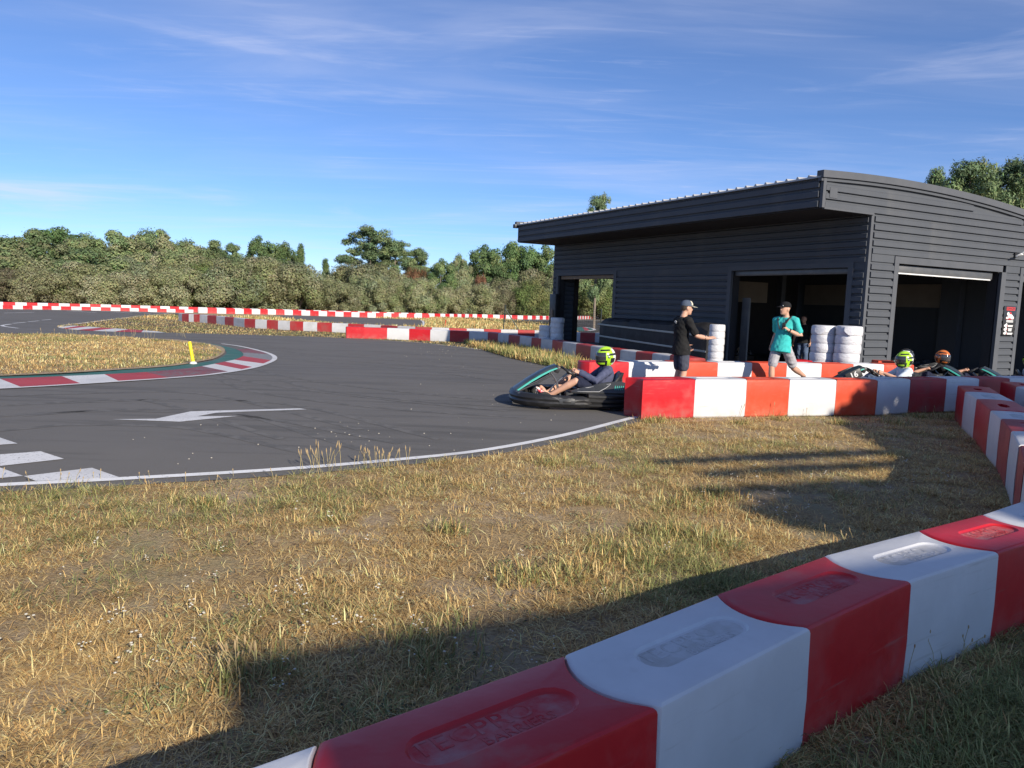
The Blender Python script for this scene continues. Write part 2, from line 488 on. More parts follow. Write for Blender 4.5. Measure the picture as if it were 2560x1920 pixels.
for q in dash: strip('dashed_line', spline(GP(*q), .6), .16, .012, M_pfaint if q[0] == (66, 823.2) else M_pwhite_worn, track)
for q in ([(165, 777), (240, 782)], [(250, 778), (330, 783)], [(310, 779), (378, 784)], [(372, 780), (425, 785)], [(85, 781), (10, 783)]):
    strip('grid_line', GP(*q), .22, .012, M_pwhite_worn, track)
for q in ([(612, 844.5), (735, 846)], [(500, 839.5), (600, 842)]): strip('faint_line', GP(*q), .12, .012, M_pfaint, track)

# direction arrow on the tarmac
ar = GP((281, 1050.5), (390, 1049), (477, 1030.5), (750, 1022.8), (766, 1025.5), (540, 1034), (492, 1043), (594, 1042), (450, 1056.5))
sheet('arrow', ar, .012, M_pwhite_worn, track)
# chequered start line
A0, A1, A2, A3 = [Vector(G(*q)[:2]) for q in ((300, 1196), (230, 1172), (-480, 1199), (-330, 1160))]
ck = [((55, 1193), (128, 1195 + 12), (85, 1205), (300, 1197)), ]
def quad(name, px, m):
    return sheet(name, GP(*px), .012, m, track)
quad('chequer_square', ((60, 1193.5), (230, 1172.5), (299, 1196.5), (90, 1206)), M_pwhite_worn)
quad('chequer_square', ((-110, 1180), (0, 1172), (58, 1193), (-60, 1204)), M_pwhite_worn)
quad('chequer_square', ((0, 1139), (102, 1131), (160, 1150), (0, 1168)), M_pwhite_worn)
quad('chequer_square', ((-140, 1146), (-2, 1139.2), (-2, 1167.8), (-110, 1176)), M_pwhite_worn)
quad('chequer_square', ((-110, 1104), (0, 1096.5), (44, 1111.5), (-90, 1121)), M_pwhite_worn)

# inner grass island with its painted kerb
isl_px = [(-700, 833), (-300, 834), (0, 836), (172, 837), (290, 842), (378, 849), (481, 858), (533, 868), (553, 881), (536, 895), (495, 904), (412, 916), (275, 926), (137, 935), (0, 941), (-250, 950), (-700, 965)]
outer_px = [(-500, 990), (-200, 981), (0, 973.5), (155, 965), (299, 955.5), (426, 947), (550, 935), (636, 920), (676, 906), (687, 897), (680, 888.5), (653, 879), (601, 867), (555, 860.5)]
inner_px = [(-500, 962), (-200, 955), (0, 949), (155, 942.5), (261, 937.5), (364, 932), (443, 925), (505, 917), (550, 908), (590, 899), (608, 890), (604, 881), (590, 874), (562, 867), (535, 861)]
outer = spline(GP(*outer_px), .25); inner = spline(GP(*inner_px), .25)
isl = spline(GP(*isl_px), .4)
kerb = sheet('kerb', outer + list(reversed(inner)), .010, M_asphalt, kind='structure')
def at_frac(line, t):
    L = [0.0]
    for i in range(1, len(line)): L.append(L[-1] + (Vector(line[i]) - Vector(line[i - 1])).length)
    s = t * L[-1]
    for i in range(1, len(L)):
        if L[i] >= s:
            u = (s - L[i - 1]) / max(1e-9, L[i] - L[i - 1]); a, b = Vector(line[i - 1]), Vector(line[i]); p = a + (b - a) * u; return (p.x, p.y)
    return line[-1]
def nearest_frac(line, pt):
    L = [0.0]
    for i in range(1, len(line)): L.append(L[-1] + (Vector(line[i]) - Vector(line[i - 1])).length)
    k = min(range(len(line)), key=lambda i: (line[i][0] - pt[0]) ** 2 + (line[i][1] - pt[1]) ** 2)
    return L[k] / L[-1]
o_b = [(-330, 985), (-110, 978), (33, 971.5), (186, 962.5), (303, 955), (420, 947), (545, 935.5), (570, 931), (608, 926), (636, 920), (663, 911), (676, 902), (668, 887), (630, 873)]
i_b = [(-330, 958), (-110, 953), (18, 948.5), (155, 942.5), (265, 937), (364, 932), (440, 925.5), (505, 917), (540, 911), (566, 905), (586, 900), (604, 892), (604, 882), (590, 874)]
cols = ['r', 'w', 'r', 'w', 'r', 'k', 'k2', 'w', 'r', 'w', 'r', 'w2', 'k2']
for k in range(len(cols)):
    fo = [nearest_frac(outer, G(*o_b[j])[:2]) for j in (k, k + 1)]
    fi = [nearest_frac(inner, G(*i_b[j])[:2]) for j in (k, k + 1)]
    n = 6
    po = [at_frac(outer, fo[0] + (fo[1] - fo[0]) * j / n) for j in range(n + 1)]
    pi_ = [at_frac(inner, fi[0] + (fi[1] - fi[0]) * j / n) for j in range(n + 1)]
    m = {'r': M_pred, 'w': M_pwhite_worn, 'k': M_pred_worn, 'k2': M_pred_worn, 'w2': M_pfaint}[cols[k]]
    sheet('kerb_section', po + list(reversed(pi_)), .016, m, kerb)
strip('kerb_line', outer, .13, .020, M_pwhite_worn, kerb)
gi = offset(inner, .0); 
green_in = spline(GP((-500, 955), (-200, 949), (0, 943.5), (155, 938), (309, 926), (447, 914), (520, 905), (556, 893), (566, 881), (552, 870), (500, 857), (380, 846)), .3)
sheet('green_border', [p for p in offset(inner, .0)] + list(reversed(green_in)), .013, M_pgreen, kerb)
island = sheet('grass_island', isl, .022, M_ground, kind='structure')
v_out = spline(GP((378, 847.5), (440, 850), (500, 858), (552, 868), (562, 881), (542, 896), (500, 906), (425, 918), (300, 927), (137, 937), (0, 943)), .3)
v_in = spline(GP((378, 850), (440, 856), (470, 862), (490, 872), (498, 885), (500, 893), (480, 902), (410, 914), (290, 924), (137, 933), (0, 939)), .3)
sheet('verge', v_out + list(reversed(v_in)), .027, M_verge, island)
# second kerb at the hairpin tip
k2o = spline(GP((150, 820), (172, 824), (240, 828.5), (344, 831.5), (412, 832.5)), .3); k2i = spline(GP((165, 815.5), (190, 815), (230, 818), (300, 822.5), (392, 829)), .3)
kerb2 = sheet('kerb', k2o + list(reversed(k2i)), .012, M_pgreen, kind='structure')
fr = [0.0, .14, .27, .42, .56, .70, .86, 1.0]
for k in range(7):
    po = [at_frac(k2o, fr[k] + (fr[k + 1] - fr[k]) * j / 4) for j in range(5)]; pi_ = [at_frac(k2i, fr[k] + (fr[k + 1] - fr[k]) * j / 4) for j in range(5)]
    sheet('kerb_section', po + list(reversed(pi_)), .018, (M_pwhite_worn, M_pred)[k % 2], kerb2)
# kerb seen through the open bay, worn sandy paths on the far grass
k3 = GP((1436, 827), (1442, 819), (1456, 817.5), (1480, 821.5), (1486, 825), (1470, 828))
kerb3 = sheet('kerb', k3, .012, M_pgreen, kind='structure')
sheet('kerb_section', GP((1456, 818), (1466, 819.5), (1474, 826), (1462, 827)), .018, M_pred, kerb3)
strip('kerb_line', spline(GP((1462, 818.3), (1480, 821.5), (1486, 825), (1470, 827.5)), .3), .3, .022, M_pwhite_worn, kerb3)
for q in ([(1090, 797.5), (1140, 798.5), (1200, 803), (1235, 808), (1215, 816)], [(1160, 800), (1250, 812), (1210, 820)]):
    o = strip('worn_path', spline(GP(*q), 1.0), 1.3, .008, M_verge); o['kind'] = 'structure'
sheet('worn_path', GP((1618, 1043), (1900, 1036), (2020, 1034), (2030, 1039), (1880, 1048), (1720, 1056), (1650, 1056)), .004, M_verge, kind='structure')

# rubber laid down by the karts: long curved tyre marks
M_rub = mat('rubber_mark', (.092, .088, .081), (.135, .128, .118), rough=.85, scale=5, detail=8, lo=.42, hi=.6, bump=.2, bscale=120)
for q in ([(1330, 1010), (1050, 985), (760, 950), (640, 925), (560, 890)], [(1340, 1022), (1040, 1003), (780, 972), (690, 945)], [(1100, 1100), (700, 1010), (300, 1000), (0, 1015)], [(1000, 1110), (600, 1040), (200, 1030), (-100, 1050)], [(1300, 930), (1050, 900), (800, 880), (690, 868), (560, 852)], [(1340, 950), (1060, 918), (820, 898), (720, 880)], [(900, 1075), (500, 985), (200, 985), (0, 992)]):
    l_ = spline(GP(*q), .4)
    strip('tyre_mark', l_, .13, .0085, M_rub, track)
    strip('tyre_mark', offset(l_, 1.05), .13, .0085, M_rub, track)
# ================================================================ PIT BUILDING
BC = PYY(2180, 531, 19.5)
BROT = math.atan2(.4618, .8870)
bld = thing('pit_garage', 'low dark grey corrugated garage with curved roof and open doors', 'building', (BC.x, BC.y, 0), BROT)
M_clad = mat('anthracite_cladding', (.079, .086, .098), (.090, .097, .108), rough=.6, scale=1.2, lo=.3, hi=.7, c3=(.118, .12, .122), s3=.6, lo3=.55, hi3=.8, bump=.04, bscale=30, stretch=(1, 1, .3), spec=.12)
M_trim = mat('anthracite_trim', (.088, .094, .104), (.10, .105, .115), rough=.55, scale=2, bump=.03, spec=.15)
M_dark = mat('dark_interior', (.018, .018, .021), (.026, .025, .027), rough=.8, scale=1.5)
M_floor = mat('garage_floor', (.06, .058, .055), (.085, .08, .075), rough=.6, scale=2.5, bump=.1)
M_roof = mat('grey_roof_sheet', (.36, .37, .38), (.43, .43, .43), rough=.45, scale=1.0, c3=(.30, .31, .32), s3=.5, metal=.2)
M_beige = mat('beige_board', (.30, .25, .20), (.25, .21, .17), rough=.8, scale=2)
M_galv = mat('roller_door_metal', (.10, .105, .11), (.13, .13, .13), rough=.45, scale=4, metal=.3)
M_wood = mat('raw_wood', (.26, .19, .13), (.2, .14, .095), rough=.8, scale=5, stretch=(1, 1, 6))
M_white = mat('white_plastic', (.75, .75, .73), (.68, .68, .66), rough=.4, scale=4)
M_black = mat('black_plastic', (.018, .018, .019), (.03, .03, .031), rough=.45, scale=5)

_clad_cache = {}
def clad_mesh(Ln, hgt):
    k = (round(Ln, 3), round(hgt, 3))
    if k not in _clad_cache:
        q = hgt / .2
        prof = [(0, .004), (.001, .058), (.116 * q, .058), (.152 * q, .006), (.2 * q, .004)]    # (z, outwards) one rib of the sheet
        vs = [(t, -o, z) for t in (0, Ln) for z, o in prof] + [(t, .03, z) for t in (0, Ln) for z in (0, hgt)]
        n = len(prof); fs = [(i, i + 1, n + i + 1, n + i) for i in range(n - 1)]
        b = 2 * n
        fs += [tuple(range(n)) + (b + 1, b), tuple(reversed(range(n, 2 * n))) + (b + 2, b + 3)]
        fs += [(b, b + 1, b + 3, b + 2), (0, n, b + 2, b), (n - 1, b + 1, b + 3, 2 * n - 1)]
        me = bpy.data.meshes.new('cladding_strip'); me.from_pydata(vs, [], fs); me.materials.append(M_clad)
        bm = bmesh.new(); bm.from_mesh(me); bmesh.ops.recalc_face_normals(bm, faces=bm.faces[:]); bm.to_mesh(me); bm.free()
        _clad_cache[k] = me
    return _clad_cache[k]
def clad(p0, Ln, rz, z0, z1, h=.2):
    """courses from z0 up to z1; sheet runs along +x of its own frame and faces its own -y"""
    n = int(round((z1 - z0) / h)); me = clad_mesh(Ln, h)
    for k in range(n):
        link('cladding_strip', me, bld, (p0[0], p0[1], z0 + k * h), (0, 0, rz))
def bpart(name, c, d, m, bev=0.0, rot=None):
    return MB().box(c, d, rot, bev).build(name, m, bld)
DEP, LEN = 9.6, 15.76
ROTL = -math.pi / 2          # long facade: own +x runs along building -y, own -y faces building -x
# long facade, faces the track
for a0, a1 in ((.06, .37), (4.94, 10.96), (15.45, LEN - .05)): clad((0, a1), a1 - a0, ROTL, -.45, 2.75)
clad((0, LEN - .05), LEN - .1, ROTL, 2.95, 4.15)
for a0, a1 in ((.06, .37), (4.94, 10.96), (15.45, LEN - .05)): bpart('header_strip', (-.012, (a0 + a1) / 2, 2.85), (.05, a1 - a0, .2), M_clad)
for y0, y1 in ((.37, 4.94), (10.96, 15.45)): bpart('header_trim', (-.02, (y0 + y1) / 2, 2.885), (.09, y1 - y0, .13), M_trim)
for y0, y1 in ((.37, .53), (4.79, 4.94), (10.96, 11.15), (15.32, 15.45)): bpart('door_frame', (-.02, (y0 + y1) / 2, 1.16), (.09, y1 - y0, 3.318), M_trim)
# right facade
clad((.09, 0), .88, 0, -.43, 2.97)
clad((5.93, 0), .70, 0, -.43, 2.97)
clad((9.0, 0), .55, 0, -.43, 2.97)
clad((.09, 0), DEP - .14, 0, 3.17, 4.17)
bpart('header_strip', (.53, -.012, 3.07), (.88, .05, .2), M_clad); bpart('header_strip', (6.28, -.012, 3.07), (.70, .05, .2), M_clad)
bpart('header_trim', (3.35, -.02, 3.06), (4.76, .09, .18), M_trim); bpart('header_trim', (7.72, -.02, 3.06), (2.18, .09, .18), M_trim)
for x0, x1 in ((.97, 1.14), (5.71, 5.93), (6.63, 6.79), (8.81, 9.0)): bpart('door_frame', ((x0 + x1) / 2, -.02, 1.25), (x1 - x0, .09, 3.438), M_trim)
def arch(x): return 5.06 - .0095 * (x - .9) ** 2
k = 0
while 4.17 + .2 * k < 4.85:
    z0 = 4.17 + .2 * k; zt = z0 + .2
    xr = min(DEP - .05, .9 + math.sqrt(max(0, (5.06 - .19 - zt) / .0095))) if zt < 4.87 else None
    if xr: clad((-1.77, 0), xr + 1.77, 0, z0, zt + .001)
    k += 1
bpart('gable_backing', (2.2, .06, 4.52), (8.0, .08, .72), M_clad)
# corner trims, fascia, soffit
bpart('corner_trim', (.02, .02, 1.86), (.10, .10, 4.62), M_trim)
bpart('corner_trim', (.02, LEN - .02, 1.86), (.10, .10, 4.62), M_trim)
bpart('fascia_trim', (-1.83, -.015, 4.51), (.10, .09, .72), M_trim)
bpart('fascia_trim', (-1.83, LEN - .05, 4.51), (.10, .09, .72), M_trim)
clad((-1.85, LEN - .1), LEN - .16, ROTL, 4.17, 4.87, .2333)
bpart('eave_trim', (-1.86, LEN / 2, 4.885), (.07, LEN + .1, .035), M_dark)
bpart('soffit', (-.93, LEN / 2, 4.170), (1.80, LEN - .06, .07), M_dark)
bpart('soffit_edge', (-.89, -.02, 4.145), (1.80, .08, .05), M_trim)
bpart('patch_plate', (-1.52, -.063, 4.52), (.26, .012, .24), M_trim)
# curved roof sheet with raised ribs, verge flashing on the gable
NX = 26
xsr = [-1.95 + (DEP + .25 + 1.95) * i / NX for i in range(NX + 1)]
mb = MB()
ring = lambda y: [(x, y, arch(x) - .09) for x in xsr] + [(x, y, arch(x) - .13) for x in reversed(xsr)]
mb.rings([ring(-.02), ring(LEN + .08)]); roof = mb.build('roof', M_roof, bld, ang=30)
mb = MB()
mb.rings([[(x, -.035, arch(x) - .09), (x, .0, arch(x) - .035), (x, .03, arch(x) - .035), (x, .065, arch(x) - .09)] for x in xsr])
rib = mb.mesh('roof_rib', 30, [M_roof])
for i in range(1, 45): link('roof_rib', rib, roof, (0, i * .352 - .02, 0))
mb = MB(); mb.rings([[(x, -.10, arch(x) - .13), (x, -.10, arch(x) + .04), (x, .10, arch(x) + .04), (x, .10, arch(x) - .13)] for x in xsr]); mb.build('verge_flashing', M_trim, bld, ang=30)
mb = MB(); mb.rings([[(x, -.05, arch(x) - .21), (x, -.05, arch(x) - .135), (x, .06, arch(x) - .135), (x, .06, arch(x) - .21)] for x in xsr]); mb.build('verge_shadow_gap', M_clad, bld, ang=30)
mb = MB(); mb.rings([[(x, LEN + .02, arch(x) - .13), (x, LEN + .02, arch(x) + .04), (x, LEN + .17, arch(x) + .04), (x, LEN + .17, arch(x) - .13)] for x in xsr]); mb.build('verge_flashing', M_trim, bld, ang=30)
MB().box((-1.95, LEN + .06, 4.83), (.2, .2, .16), None, .01).build('gutter_end', M_black, bld)
# walls behind the cladding (0.28 m thick), inner fit-out
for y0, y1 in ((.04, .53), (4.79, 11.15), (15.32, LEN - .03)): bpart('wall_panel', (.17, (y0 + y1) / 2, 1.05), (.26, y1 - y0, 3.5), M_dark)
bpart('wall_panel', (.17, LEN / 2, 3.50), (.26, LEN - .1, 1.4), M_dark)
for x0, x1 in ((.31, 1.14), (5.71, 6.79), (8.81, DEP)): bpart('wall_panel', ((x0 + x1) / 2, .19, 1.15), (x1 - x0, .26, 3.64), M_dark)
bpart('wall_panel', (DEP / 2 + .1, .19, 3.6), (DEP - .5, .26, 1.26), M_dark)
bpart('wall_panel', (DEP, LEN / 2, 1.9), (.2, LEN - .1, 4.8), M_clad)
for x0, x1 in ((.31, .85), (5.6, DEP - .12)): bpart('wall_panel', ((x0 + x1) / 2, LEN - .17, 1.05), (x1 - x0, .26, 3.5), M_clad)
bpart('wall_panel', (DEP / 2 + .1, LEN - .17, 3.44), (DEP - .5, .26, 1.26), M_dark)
clad((.36, LEN - .30), .46, 0, -.35, 2.65)
clad((DEP - .05, LEN), DEP - .1, math.pi, 2.95, 4.15)
bpart('post', (.98, LEN - .17, 1.1), (.24, .30, 3.6), mat('dark_timber', (.05, .036, .028), (.035, .026, .02), rough=.8, scale=6))
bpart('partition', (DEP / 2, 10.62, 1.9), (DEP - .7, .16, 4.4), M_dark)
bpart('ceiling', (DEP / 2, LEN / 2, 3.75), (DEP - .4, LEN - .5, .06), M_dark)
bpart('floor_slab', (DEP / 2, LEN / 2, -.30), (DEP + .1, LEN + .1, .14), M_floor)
bpart('upper_board', (4.1, 10.51, 2.38), (6.6, .04, .85), M_beige)
bpart('upper_board', (DEP - .13, 7.2, 2.38), (.04, 6.3, .85), M_beige)
bpart('column', (6.2, 8.6, 1.8), (.22, .22, 3.9), M_clad)
bpart('column', (DEP - .35, 3.6, 1.8), (.3, .7, 3.9), M_clad)
bpart('roller_door', (.13, 2.66, 2.735), (.16, 4.15, .15), M_galv, .012)
rd = bpart('roller_door', (3.3, .13, 2.84), (4.3, .16, .20), M_galv, .012)
MB().box((3.3, .06, 2.725), (4.1, .05, .035), None, .008).build('bottom_seal', M_white, rd)
bpart('roller_door', (7.8, .13, 2.84), (2.0, .16, .20), M_galv, .012)
bpart('roller_door', (.13, 13.2, 2.735), (.16, 4.1, .14), M_wood, .012)
bpart('light_strip', (2.2, 3.0, 2.95), (.12, 1.8, .07), M_white, .01)
bpart('door_leaf', (.42, 4.55, 1.0), (.06, .30, 2.0), M_galv)
bpart('meter_box', (-.10, LEN - .28, 1.28), (.2, .52, 1.5), M_black, .02)
bpart('cable_duct', (-.22, LEN - .30, .95), (.06, .16, .8), M_wood, .01)

# floodlight with two heads, on the right facade
def bl(x, y, z):       # building coordinates to world
    c, s = math.cos(BROT), math.sin(BROT); return (BC.x + c * x - s * y, BC.y + s * x + c * y, z)
fl = thing('floodlight', 'small twin headed white floodlight on the sunlit grey gable wall', 'lamp', bl(6.25, -.04, 3.5), BROT)
MB().box((0, -.04, -.02), (.12, .07, .12), None, .01).build('bracket', M_black, fl)
for dx, dz in ((-.08, -.03), (.16, .06)):
    hd = MB().box((dx, -.19, dz), (.26, .16, .05), (R(-28), 0, R(18)), .01).build('lamp_head', M_white, fl)
MB().tube([(0, -.07, .0), (-.06, -.14, -.02), (.14, -.14, .05)], .015, 6).build('arm', M_black, fl)

# warning sign
M_signb = mat('sign_black', (.02, .02, .021), (.03, .03, .03), rough=.35, scale=3)
M_signr = mat('sign_red', (.62, .05, .05), (.55, .05, .05), rough=.4, scale=3)
sg = thing('warning_sign', 'black warning sign with red danger heading on the grey pillar', 'sign', bl(6.27, -.078, 1.58), BROT)
MB().box((0, 0, 0), (.60, .012, .86), None, .004).build('board', M_signb, sg)
def text_mesh(txt, size, m, ext=.002, align='CENTER', spacing=1.0, bold=0.0):
    cu = bpy.data.curves.new('t', 'FONT'); cu.body = txt; cu.size = size; cu.extrude = ext; cu.align_x = align; cu.align_y = 'CENTER'; cu.space_character = spacing; cu.offset = bold
    cu.resolution_u = 3
    ob = bpy.data.objects.new('t', cu); COL.objects.link(ob)
    dg = bpy.context.evaluated_depsgraph_get(); me = bpy.data.meshes.new_from_object(ob.evaluated_get(dg))
    bpy.data.objects.remove(ob); bpy.data.curves.remove(cu)
    me.materials.clear(); me.materials.append(m); return me
MB().box((.02, -.008, .35), (.42, .006, .10)).build('heading', M_signr, sg)
link('lettering', text_mesh('DANGER', .095, M_signb, .001, bold=.0008), sg, (.02, -.0125, .352), (R(90), 0, 0))
def bar(x, z, w, h=.022, m=M_white): MB().box((x, -.008, z), (w, .005, h)).build('text_line', m, sg)
# pictogram: kart driver in a triangle, three glove and scarf symbols
MB().add([(-.19, -.009, .04), (.21, -.009, .04), (.03, -.009, .27)], [(0, 1, 2)]).build('pictogram', M_signr, sg, ang=None)
mb = MB()
for c, r in (((-.09, -.012, .20), (.06, .004, .055)), ((.03, -.012, .13), (.12, .004, .06)), ((-.12, -.012, .08), (.07, .004, .035)), ((.13, -.012, .09), (.08, .004, .05))): mb.ell(c, r)
mb.build('pictogram', M_white, sg)
for z, w in ((.0, .34), (-.035, .34), (-.14, .27), (-.17, .25), (-.235, .2), (-.265, .17), (-.295, .17), (-.365, .3), (-.395, .26)): bar(.07 if z < -.1 else .02, z, w)
for z in (-.15, -.26, -.37):
    mb = MB(); mb.ell((-.17, -.012, z), (.075, .004, .04)); mb.ell((-.13, -.012, z + .03), (.045, .004, .045)); mb.build('pictogram', M_white, sg)
    MB().box((-.075, -.011, z - .005), (.018, .005, .05)).build('pictogram', M_signr, sg)
# ================================================================ RED AND WHITE BARRIER BLOCKS
BL_L, BL_W, BL_H = .88, .44, .57
def plastic(name, c, dirt, lo=.55, hi=.8, rough=.42):
    m, nt, b = M_new(name); N, L = nt.nodes, nt.links
    t = N.new('ShaderNodeTexCoord'); oi = N.new('ShaderNodeObjectInfo')
    add = N.new('ShaderNodeVectorMath'); add.operation = 'ADD'; mul = N.new('ShaderNodeVectorMath'); mul.operation = 'SCALE'; mul.inputs['Scale'].default_value = 1.0
    cmb = N.new('ShaderNodeCombineXYZ'); mm = N.new('ShaderNodeMath'); mm.operation = 'MULTIPLY'; mm.inputs[1].default_value = 37.0
    L.new(oi.outputs['Random'], mm.inputs[0]); L.new(mm.outputs[0], cmb.inputs[0]); L.new(mm.outputs[0], cmb.inputs[1])
    L.new(t.outputs['Object'], add.inputs[0]); L.new(cmb.outputs[0], add.inputs[1])
    def noise(sc, lo, hi, det=6, st=None):
        v = add.outputs[0]
        if st:
            mp = N.new('ShaderNodeMapping'); mp.inputs['Scale'].default_value = st; mp.inputs['Rotation'].default_value = (0, R(25), 0); L.new(v, mp.inputs[0]); v = mp.outputs[0]
        n = N.new('ShaderNodeTexNoise'); n.inputs['Scale'].default_value = sc; n.inputs['Detail'].default_value = det; n.inputs['Roughness'].default_value = .62
        L.new(v, n.inputs['Vector']); r = N.new('ShaderNodeMapRange'); r.inputs[1].default_value = lo; r.inputs[2].default_value = hi; L.new(n.outputs[0], r.inputs[0]); return r.outputs[0]
    def mix(f, a, c):
        x = N.new('ShaderNodeMix'); x.data_type = 'RGBA'
        L.new(f, x.inputs[0])
        if isinstance(a, tuple): x.inputs[6].default_value = (*a, 1)
        else: L.new(a, x.inputs[6])
        x.inputs[7].default_value = (*c, 1); return x.outputs[2]
    f1 = noise(2.2, lo, hi); f2 = noise(5, .60, .70, 9, (.4, .4, 6)); f3 = noise(3, .4, .75, 4)
    c_ = mix(f3, c, tuple(min(1, x * 1.12 + .004) for x in c))
    c_ = mix(f2, c_, tuple(.6 * x + .4 * y for x, y in zip(c, dirt)))
    # splashed soil near the foot of the block
    sp = N.new('ShaderNodeSeparateXYZ'); L.new(t.outputs['Object'], sp.inputs[0])
    fz = N.new('ShaderNodeMapRange'); fz.inputs[1].default_value = .30; fz.inputs[2].default_value = .0; L.new(sp.outputs[2], fz.inputs[0])
    fm = N.new('ShaderNodeMath'); fm.operation = 'MULTIPLY'; L.new(fz.outputs[0], fm.inputs[0]); L.new(noise(6, .35, .75, 8), fm.inputs[1])
    fx = N.new('ShaderNodeMath'); fx.operation = 'MAXIMUM'; fs_ = N.new('ShaderNodeMath'); fs_.operation = 'MULTIPLY'; fs_.inputs[1].default_value = .45
    L.new(f1, fs_.inputs[0]); L.new(fs_.outputs[0], fx.inputs[0]); L.new(fm.outputs[0], fx.inputs[1])
    c_ = mix(fx.outputs[0], c_, dirt)
    L.new(c_, b.inputs['Base Color'])
    rr = N.new('ShaderNodeMapRange'); rr.inputs[3].default_value = rough; rr.inputs[4].default_value = rough + .3; L.new(f1, rr.inputs[0]); L.new(rr.outputs[0], b.inputs['Roughness'])
    b.inputs['Specular IOR Level'].default_value = .4
    b.inputs['Coat Weight'].default_value = .15; b.inputs['Coat Roughness'].default_value = .35
    b.inputs['Subsurface Weight'].default_value = 0.0
    nb = N.new('ShaderNodeTexNoise'); nb.inputs['Scale'].default_value = 7; nb.inputs['Detail'].default_value = 3; L.new(add.outputs[0], nb.inputs['Vector'])
    bp = N.new('ShaderNodeBump'); bp.inputs['Strength'].default_value = .22; bp.inputs['Distance'].default_value = .02
    L.new(nb.outputs[0], bp.inputs['Height']); L.new(bp.outputs[0], b.inputs['Normal'])
    return m
PL = {'r': plastic('red_barrier_plastic', (.46, .009, .015), (.34, .15, .13)),
      'o': plastic('sun_faded_red_barrier_plastic', (.52, .058, .020), (.42, .16, .10)),
      'd': plastic('dull_red_barrier_plastic', (.36, .022, .024), (.23, .12, .10), .45, .7, .55),
      'w': plastic('white_barrier_plastic', (.575, .58, .59), (.42, .405, .38), .6, .85),
      'g': plastic('greyed_white_barrier_plastic', (.50, .505, .52), (.33, .32, .30), .42, .68, .55)}
_dw = mat('dusty_white_recess', (.58, .58, .58), (.42, .41, .38), rough=.8, scale=7, detail=9, lo=.42, hi=.68, bump=.2, bscale=60)
_dr = mat('dusty_red_recess', (.48, .02, .03), (.42, .17, .17), rough=.8, scale=6, detail=9, lo=.40, hi=.66, bump=.2, bscale=60)
DUST = {'r': _dr, 'o': _dr, 'd': _dr, 'w': _dw, 'g': _dw}
def block_outline(L_, W_, sag, n):
    """plan of one block: convex end at -x, matching concave end at +x"""
    pts = []
    hw = W_ / 2
    for i in range(n + 1):
        y = hw - W_ * i / n; u = y / hw
        pts.append((-L_ / 2 - sag * (1 - u * u), y))
    for i in range(n + 1):
        y = -hw + W_ * i / n; u = y / hw
        pts.append((L_ / 2 - sag * (1 - u * u), y))
    return pts
def block_mesh(kind):
    """kind: 'full' lettering recess on top, 'slot' hand slot on top, 'far' plain"""
    n = 10 if kind != 'far' else 4
    L_, W_, H_ = BL_L - .006, BL_W, BL_H
    out = block_outline(L_, W_, .085 if kind != 'far' else .06, n)
    bm = bmesh.new()
    def ring(ins, z):
        fx, fy = 1 - 2 * ins / L_, 1 - 2 * ins / W_
        return [bm.verts.new((x * fx, y * fy, z)) for x, y in out]
    r_ = .022
    lev = [(.012, 0.0), (.0, .02), (-.004, .28)] + [(r_ * (1 - math.cos(a)), H_ - r_ + r_ * math.sin(a)) for a in ([R(0), R(30), R(60), R(90)] if kind != 'far' else [R(0), R(90)])]
    rg = [ring(i, z) for i, z in lev]
    m = len(out)
    for a, b in zip(rg, rg[1:]):
        for k in range(m): bm.faces.new((a[k], a[(k + 1) % m], b[(k + 1) % m], b[k]))
    bm.faces.new(list(reversed(rg[0])))
    top = rg[-1]
    if kind == 'far': bm.faces.new(top)
    else:
        if kind == 'full': hl, hr, dep, wall = .20, .085, .011, .020     # stadium recess
        else: hl, hr, dep, wall = .085, .055, .16, .004
        def stad(off, z):
            v = []
            k = 8 if kind == 'full' else 2
            for i in range(k + 1):
                a = math.pi / 2 + math.pi * i / k; v.append(bm.verts.new((-hl + (hr - off) * math.cos(a), (hr - off) * math.sin(a), z)))
            for i in range(k + 1):
                a = -math.pi / 2 + math.pi * i / k; v.append(bm.verts.new((hl + (hr - off) * math.cos(a), (hr - off) * math.sin(a), z)))
            return v
        s0 = stad(0, H_); s1 = stad(wall * .5, H_ - dep * .8); s2 = stad(wall, H_ - dep)
        ms = len(s0)
        e = [bm.edges.get((top[k], top[(k + 1) % m])) for k in range(m)] + [bm.edges.new((s0[k], s0[(k + 1) % ms])) for k in range(ms)]
        bmesh.ops.triangle_fill(bm, edges=e, use_beauty=True)
        for a, b in ((s0, s1), (s1, s2)):
            for k in range(ms): bm.faces.new((a[k], a[(k + 1) % ms], b[(k + 1) % ms], b[k]))
        ff_ = bm.faces.new(s2); ff_.material_index = 1 if kind == 'full' else 0
    bmesh.ops.recalc_face_normals(bm, faces=bm.faces[:])
    me = bpy.data.meshes.new('barrier_block'); bm.to_mesh(me); bm.free()
    shade(me, 28)
    return me
_bm = {}
def bmesh_of(kind, c):
    if (kind, c) not in _bm:
        if ('base', kind) not in _bm: _bm[('base', kind)] = block_mesh(kind)
        me = _bm[('base', kind)].copy(); me.materials.append(PL[c]); me.materials.append(DUST[c]); _bm[(kind, c)] = me
    return _bm[(kind, c)]
CN = {'r': 'red', 'o': 'faded orange red', 'd': 'dull red', 'w': 'white', 'g': 'greyish white'}
def ordinal(i):
    w = ['first', 'second', 'third', 'fourth', 'fifth', 'sixth', 'seventh', 'eighth', 'ninth', 'tenth']
    if i < 10: return w[i]
    n = i + 1; return '%d%s' % (n, 'th' if 10 < n % 100 < 20 else {1: 'st', 2: 'nd', 3: 'rd'}.get(n % 10, 'th'))
_brng = random.Random(4)
